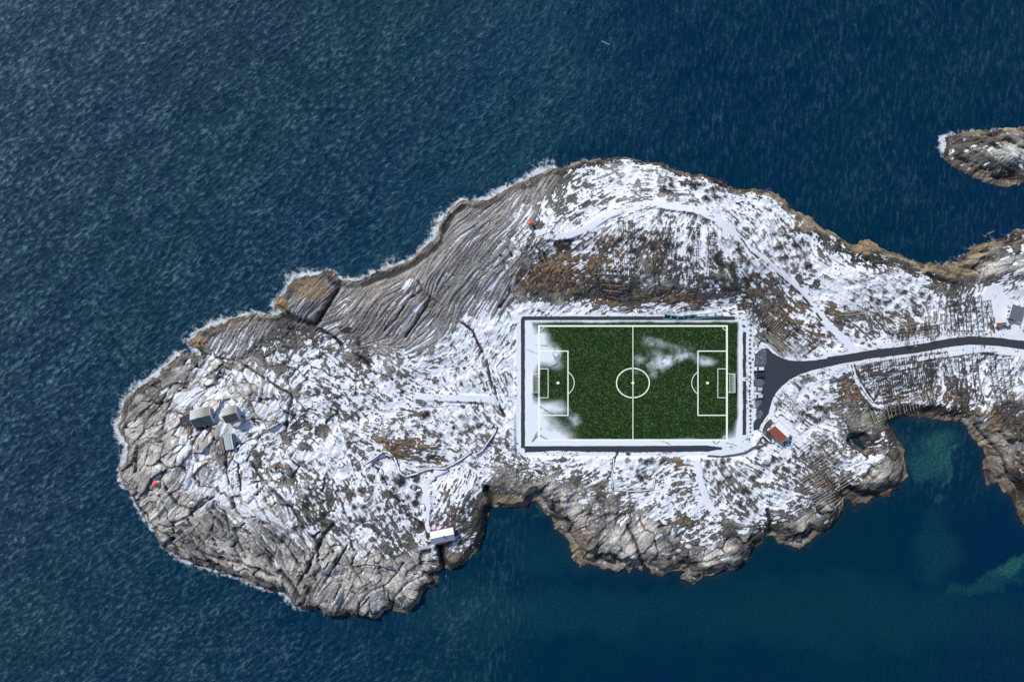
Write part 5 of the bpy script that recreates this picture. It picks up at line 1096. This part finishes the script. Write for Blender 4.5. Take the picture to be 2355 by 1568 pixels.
stonewall('old rectangular garden wall under snow south of the pitch', [(1438,1072),(1437,1100),(1432,1118),(1436,1148),(1480,1150),(1530,1146),(1536,1110)], .7, .5, seed=5)
stonewall('crooked low stone wall along the snow road south-east of the pitch', [(1660,1068),(1690,1070),(1720,1066),(1748,1060),(1768,1048),(1783,1046),(1800,1036)], .9, .5, cap=False, seed=6)
stonewall('short stone wall above the larger cabin roof', [(468,950),(476,941),(495,935),(512,938),(517,937),(515,960)], .6, .7, seed=7)

# ---- bare shrubs
def shrub_mesh(seed, r=2.2, n=90):
    R_ = random.Random(seed); mb = MB()
    for _ in range(n):
        a = R_.uniform(0, 2 * math.pi); rr_ = r * math.sqrt(R_.uniform(.05, 1)); h_ = R_.uniform(.25, 1.1) * (1.2 - .5 * rr_ / r); s0 = rr_ * R_.uniform(.1, .5)
        a2 = a + R_.uniform(-.25, .25); p0 = (s0 * math.cos(a), s0 * math.sin(a), 0); p1 = (rr_ * .7 * math.cos(a2), rr_ * .7 * math.sin(a2), h_ * .7); p2 = (rr_ * 1.05 * math.cos(a2 + .1), rr_ * 1.05 * math.sin(a2 + .1), h_)
        mb.bar(p0, p1, .045, 3, .03); mb.bar(p1, p2, .03, 3, .015)
        a3 = a2 + R_.choice((-.5, .5)); mb.bar(p1, (p1[0] + .6 * math.cos(a3), p1[1] + .6 * math.sin(a3), h_), .025, 3, .012)
    me = bpy.data.meshes.new('shrub'); me.from_pydata(mb.v, [], mb.f); me.materials.append(M['twig']); return me
SH = [shrub_mesh(k_) for k_ in range(5)]
CL = [('in the thicket north of the snow track', (1640,452,100,26), 26, (.8, 1.7)), ('between snow track and north-east shore', (1850,590,60,60), 26, (.8, 1.5)), ('in the gully beside the boathouse path', (955,1150,34,44), 16, (.8, 1.8)),
      ('on the slope west of the pitch', (1060,985,80,50), 22, (.7, 1.4)), ('in scrub above the north-east pitch corner', (1715,630,40,70), 28, (.8, 1.6)), ('around the northern fish racks', (1560,560,130,60), 26, (.6, 1.3)), ('on the snow south-east of the pitch', (1700,1130,90,60), 28, (.6, 1.3)),
      ('in the walled garden', (1500,1095,36,34), 14, (.7, 1.3)), ('on the slope below the car park', (1900,960,40,30), 14, (.7, 1.4)), ('among racks north of the road', (2110,700,70,25), 14, (.7, 1.3)), ('on the western dome', (800,1200,90,50), 18, (.6, 1.2)),
      ('under the hilltop beacon', (1300,590,60,30), 10, (.7, 1.4)), ('south of the red-roofed cabin', (1830,1085,50,24), 14, (.6, 1.2)), ('on the plain between gully and pitch', (1090,870,40,40), 8, (.5, 1.))]
for ci_, (lb, (ax, ay, rx, ry), n, (s0, s1)) in enumerate(CL):
    R_ = random.Random(100 + ci_)
    spots = []
    for k_ in range(n):
        a = R_.uniform(0, 6.283); r = math.sqrt(R_.random()); x, y = ax + rx * r * math.cos(a), ay + ry * r * math.sin(a)
        w0 = pz(x, y, 6); jx = int((w0.x - gx[0]) / STEP); jy = int((w0.y - gy[0]) / STEP); s_ = R_.uniform(s0, s1) * .8; q = R_.uniform(0, 6)
        if smooth[jy, jx] > .3 or D[jy, jx] < 4: continue
        spots.append((x, y, s_, q))
    spots.sort()
    for k_, (x, y, s_, q) in enumerate(spots):
        o = bpy.data.objects.new('shrub', SH[(k_ + ci_) % 5]); link(o); o.location = gp(x, y); o.scale = (s_, s_, s_); o.rotation_euler = (0, 0, q)
        od = 'westmost' if k_ == 0 else 'eastmost' if k_ == len(spots) - 1 else (ords + ['twenty-ninth', 'thirtieth'])[k_] + ' from the west'
        tag(o, 'bare shrub ' + od + ' ' + lb, 'shrub', 'bare shrubs ' + lb)
# ---- fish drying racks
CYL = {}
def unitcyl(mat):
    if mat not in CYL:
        mb = MB(); mb.bar((0, 0, -.5), (0, 0, .5), 1.0, 6); me = bpy.data.meshes.new('pole'); me.from_pydata(mb.v, [], mb.f); me.materials.append(M[mat]); CYL[mat] = me
    return CYL[mat]
def pole(name, a, b, r, mat, parent):
    o = bpy.data.objects.new(name, unitcyl(mat)); link(o, parent); d = b - a
    o.rotation_mode = 'QUATERNION'; o.rotation_quaternion = d.to_track_quat('Z', 'Y'); o.location = (a + b) / 2; o.scale = (r, r, d.length); return o
nrack = 0
def rack(label, A, B, hw_, sp, pang=None, mat='oldwood', pr=.13, ht=2.6, nb=3, beam='darkwood', over=.5, skip=0.0, group='fish drying racks', post=True):
    global nrack; nrack += 1; R_ = random.Random(nrack * 11)
    a = gp(*A); b = gp(*B); a = pz(A[0], A[1], a.z + ht); b = pz(B[0], B[1], b.z + ht); a.z -= ht; b.z -= ht
    t_ = thing('fish_rack', label, 'drying rack', a, 0, group); o_ = a.copy(); d = (b - a); Ln = Vector((d.x, d.y, 0)).length; d = Vector((d.x, d.y, 0)).normalized(); nr = Vector((-d.y, d.x, 0))
    gz = lambda p: max(.3, zt(p.x, p.y))
    offs = [(-1 + 2 * k_ / (nb - 1)) * hw_ * .8 for k_ in range(nb)] if nb > 1 else [0]
    for q in offs:
        nseg = max(1, int(Ln / 9)); 
        for s_ in range(nseg):
            p0 = a + d * (Ln * s_ / nseg - .4) + nr * q; p1 = a + d * (Ln * (s_ + 1) / nseg + .4) + nr * q
            p0 = Vector((p0.x, p0.y, gz(p0) + ht)) - o_; p1 = Vector((p1.x, p1.y, gz(p1) + ht)) - o_; pole('beam', p0, p1, pr * 1.1, beam, t_)
        if post:
            m_ = max(2, int(Ln / 5) + 1)
            for s_ in range(m_):
                p = a + d * (Ln * s_ / (m_ - 1)) + nr * q; g0 = gz(p)
                for lean in (-.55, .55): pole('post', Vector((p.x, p.y, g0 - .3)) + d * lean - o_, Vector((p.x, p.y, g0 + ht)) - d * lean * .2 - o_, pr * .85, 'darkwood', t_)
    pd = nr if pang is None else Vector((math.cos(math.radians(pang)), math.sin(math.radians(pang)), 0))
    n = min(90, int(Ln / sp))
    for k_ in range(n + 1):
        if R_.random() < skip: continue
        c = a + d * (Ln * k_ / max(n, 1) + R_.uniform(-.2, .2)); hl = hw_ + R_.uniform(-.1, 1) * over; dv = pd + Vector((R_.uniform(-.04, .04), R_.uniform(-.04, .04), 0))
        p0 = c - dv * hl; p1 = c + dv * (hw_ + R_.uniform(-.1, 1) * over); z0 = gz(p0); z1 = gz(p1); zc = gz(c) + ht + pr * 1.9
        pole('pole', Vector((p0.x, p0.y, zc + (z0 - gz(c)) * .5)) - o_, Vector((p1.x, p1.y, zc + (z1 - gz(c)) * .5)) - o_, pr * R_.uniform(.7, 1.1), mat, t_)
RK = [('long pale-poled rack nearest the sea, slanting down to the southern rocks', (1888,1108), (1948,1186), 5.2, 1.35, 32, 'oldwood', {}),
 ('broad rack with pale poles in the middle of the south-east slope', (1912,1062), (1985,1135), 5.0, 1.7, 32, 'oldwood', {}),
 ('upper rack of the south-east slope, beginning below the red-roofed cabin', (1888,1040), (1930,1092), 4.4, 1.6, 34, 'darkwood', {}),
 ('eastern upper rack of the south-east slope beside the rubble shore', (1925,1022), (1972,1082), 3.6, 1.9, 34, 'darkwood', {}),
 ('short rack with yellowish poles jutting towards the bay', (1950,1188), (1968,1170), 2.6, 1.2, 33, 'oldwood', {}),
 ('rack on the slope directly below the road, west end', (2012,872), (2090,858), 4.0, 1.25, -82, 'darkwood', {}), ('rack directly below the road, right of the westmost one', (2094,857), (2150,849), 4.0, 1.3, -82, 'darkwood', {}),
 ('middle rack row over snow above the dark cove, west half', (2048,902), (2112,885), 3.8, 1.1, -80, 'darkwood', {}), ('middle rack row over snow above the dark cove, east half', (2116,884), (2190,868), 3.8, 1.1, -80, 'darkwood', {}),
 ('third rack row down from the road above the dark cove', (2070,925), (2182,893), 2.8, 1.4, -78, 'darkwood', {}),
 ('pale-poled rack on the brown bank at the west corner of the dark cove', (2044,976), (2108,957), 3.4, 2.0, -74, 'oldwood', {}), ('pale-poled rack on the brown bank north of the dark cove', (2118,952), (2190,926), 3.4, 1.5, -74, 'oldwood', {}),
 ('narrow upright rack right of the snow lane above the cove', (2184,828), (2191,897), 1.7, 2.6, 8, 'darkwood', {'nb': 2}), ('narrow upright rack, second of the six long ones south of the road', (2214,826), (2240,908), 1.7, 2.6, 8, 'darkwood', {'nb': 2}),
 ('long upright rack reaching the grey rocks above the cove', (2250,836), (2265,945), 2.0, 2.4, 10, 'darkwood', {'nb': 2}), ('long upright rack with pale foot poles at the brown slope', (2284,830), (2299,940), 1.8, 2.6, 10, 'oldwood', {'nb': 2}),
 ('longest upright rack, ending furthest down the brown slope', (2328,826), (2347,956), 1.8, 2.5, 8, 'darkwood', {'nb': 2}), ('upright rack nearest the right edge south of the road', (2356,842), (2371,946), 2.2, 2.6, 8, 'darkwood', {'nb': 2}),
 ('westmost of five upright racks north of the road', (2230,706), (2235,772), 1.5, 2.4, 4, 'darkwood', {'nb': 2}), ('second of five upright racks north of the road', (2250,724), (2255,776), 1.5, 2.4, 4, 'darkwood', {'nb': 2}), ('middle one of five upright racks north of the road', (2269,708), (2272,776), 1.5, 2.2, 4, 'darkwood', {'nb': 2}),
 ('fourth of five upright racks north of the road', (2293,697), (2301,776), 1.8, 2.4, 4, 'darkwood', {'nb': 2}), ('eastmost of five upright racks, closest to the truck', (2316,706), (2324,758), 1.6, 2.4, 4, 'darkwood', {'nb': 2}),
 ('slanting double-beam rack crossing the brown slope north of the road', (2051,699), (2082,774), 1.0, 5, 10, 'oldwood', {'nb': 2, 'beam': 'wood'}), ('slanting rack left of the double-beam one', (2030,708), (2043,772), .9, 6, 10, 'oldwood', {'nb': 2, 'beam': 'wood'}), ('thin slanting rack standing over the verge bank', (2172,745), (2191,795), .8, 6, 10, 'oldwood', {'nb': 2, 'beam': 'wood'}),
 ('short rack with feet on the brown verge of the road', (2118,775), (2130,806), .8, 5, 10, 'oldwood', {'nb': 2, 'beam': 'wood'}), ('flat rack of dark cross poles on the snowy slope above the verge', (2090,780), (2200,765), 3.2, 3.5, 82, 'darkwood', {'nb': 4}),
 ('ladder-like rack with close pale rungs beside the car park', (1797,744), (1875,828), 2.6, 1.25, 45, 'oldwood', {}), ('dark sagging rack right of the ladder-like one', (1830,745), (1895,812), 3.0, 1.9, 48, 'darkwood', {'skip': .15}),
 ('broken rack of scattered dark poles above the north-east pitch corner', (1752,705), (1800,770), 3.6, 2.2, 30, 'darkwood', {'skip': .2}),
 ('small pale rack on the snow below the car park curve', (1838,938), (1884,972), 2.6, 2.0, 60, 'oldwood', {'skip': .1}),
 ('westmost upright rack on the hill, brown ground beneath', (1411,575), (1402,676), 1.6, 3.0, -4, 'darkwood', {'nb': 2}), ('rack with bright sagging poles low on the brown hillside', (1422,618), (1436,682), 4.6, 2.5, -6, 'oldwood', {}),
 ('tall upright rack at the top of the hill by the snow track', (1455,518), (1456,556), 1.4, 3, 0, 'darkwood', {'nb': 2}), ('paired upright rack right of the tall hilltop one', (1478,518), (1475,575), 1.2, 3, 0, 'darkwood', {'nb': 2}), ('upright rack running down the middle of the hillside', (1478,590), (1480,650), 2.4, 2.6, -4, 'darkwood', {}), ('rack with one bright pole over brown ground in mid hillside', (1447,590), (1450,630), 2.6, 2.6, -4, 'darkwood', {}),
 ('upright rack over a snow strip in the hill centre', (1564,535), (1558,607), 2.6, 2.4, -6, 'darkwood', {'nb': 2}), ('dark rack below the hill centre', (1537,607), (1538,688), 1.6, 3, 0, 'darkwood', {'nb': 2}), ('long upright rack beside the broad snow strip', (1630,535), (1627,616), 1.4, 3.4, 2, 'darkwood', {'nb': 2}), ('short dark rack left of the grass mound', (1614,612), (1616,656), 1.2, 2.6, 0, 'darkwood', {'nb': 2}),
 ('eastmost upright rack of the hill, ending at the grass mound', (1667,535), (1664,640), 1.8, 2.6, 2, 'darkwood', {'nb': 2}), ('rack of short dark poles along the path below the hilltop beacon', (1216,580), (1296,553), 2.6, 1.8, 75, 'darkwood', {'nb': 2, 'skip': .15}), ('rack of pale short poles over brown ground below the hilltop beacon', (1236,597), (1290,586), 3.0, 2.2, -72, 'oldwood', {'skip': .1}),
 ('dark rack on the scree at the south side of the pitch corner', (1775,720), (1760,745), 2.4, 1.6, 20, 'darkwood', {'skip': .1})]
for lb, A, B, hw_, sp, pang, mat, kw in RK: rack(lb, A, B, hw_, sp, pang, mat, **kw)
# loose bundles of poles
def bundle(label, A, B, n, w_, mat, seed):
    R_ = random.Random(seed); a = gp(*A); b = gp(*B); t_ = thing('pole_pile', label, 'pole pile', a); d = Vector((b.x - a.x, b.y - a.y, 0)).normalized(); nr = Vector((-d.y, d.x, 0))
    for k_ in range(n):
        q = R_.uniform(-w_, w_); s0 = R_.uniform(0, .3); s1 = R_.uniform(.7, 1); p0 = a.lerp(b, s0) + nr * q; p1 = a.lerp(b, s1) + nr * (q + R_.uniform(-.5, .5))
        p0.z = zt(p0.x, p0.y) + .3 + .2 * (k_ % 3); p1.z = zt(p1.x, p1.y) + .3 + .2 * (k_ % 3); pole('pole', p0 - a, p1 - a, R_.uniform(.08, .13), mat if k_ % 3 else 'darkwood', t_)
bundle('wide pile of long parallel poles along the north-east edge of the car park', (1786,776), (1850,834), 34, 3.0, 'oldwood', 1)
bundle('spread pile of long pale poles on the brown slope beside the snow track', (1962,742), (2040,734), 26, 2.2, 'oldwood', 2)
bundle('stack of four thick logs beside the bend of the road', (1868,896), (1903,884), 7, 1.1, 'oldwood', 3)
bundle('heap of short logs below the thick log stack', (1858,890), (1880,912), 12, 1.4, 'wood', 4)
bundle('pair of crossing poles on the bank below the snow track end', (1889,833), (1930,797), 6, .8, 'wood', 5)
bundle('bleached driftwood poles on the rocks above the dark cove', (2210,924), (2250,932), 5, .5, 'oldwood', 6)
bundle('few yellowish poles at the foot of the south-east racks', (1938,1194), (1972,1166), 6, .8, 'oldwood', 7)
bundle('dark poles lying across snow high on the hill', (1480,545), (1510,530), 6, 1.2, 'darkwood', 8)

# ---- birds on the water
for k_ in range(5):
    p = pz(1412 + 3.9 * k_, 97 + 1.9 * k_ + (k_ % 2) * .5, 0.05); o = bpy.data.objects.new('seabird', blob(.22, k_ + 50, .6)) if k_ == 0 else bpy.data.objects.new('seabird', SB)
    if k_ == 0: SB = o.data; SB.materials.append(M['snow'])
    link(o); o.location = p; o.scale = (1.7, .9, 1); o.rotation_euler = (0, 0, .6)
    tag(o, ['leading white seabird at the left end of the line on the open sea', 'second white seabird from the left in the line on the sea', 'middle white seabird of five in a line on the sea', 'fourth white seabird from the left in the line on the sea', 'last white seabird at the right end of the line on the open sea'][k_], 'bird', 'seabirds in a line on the open sea')
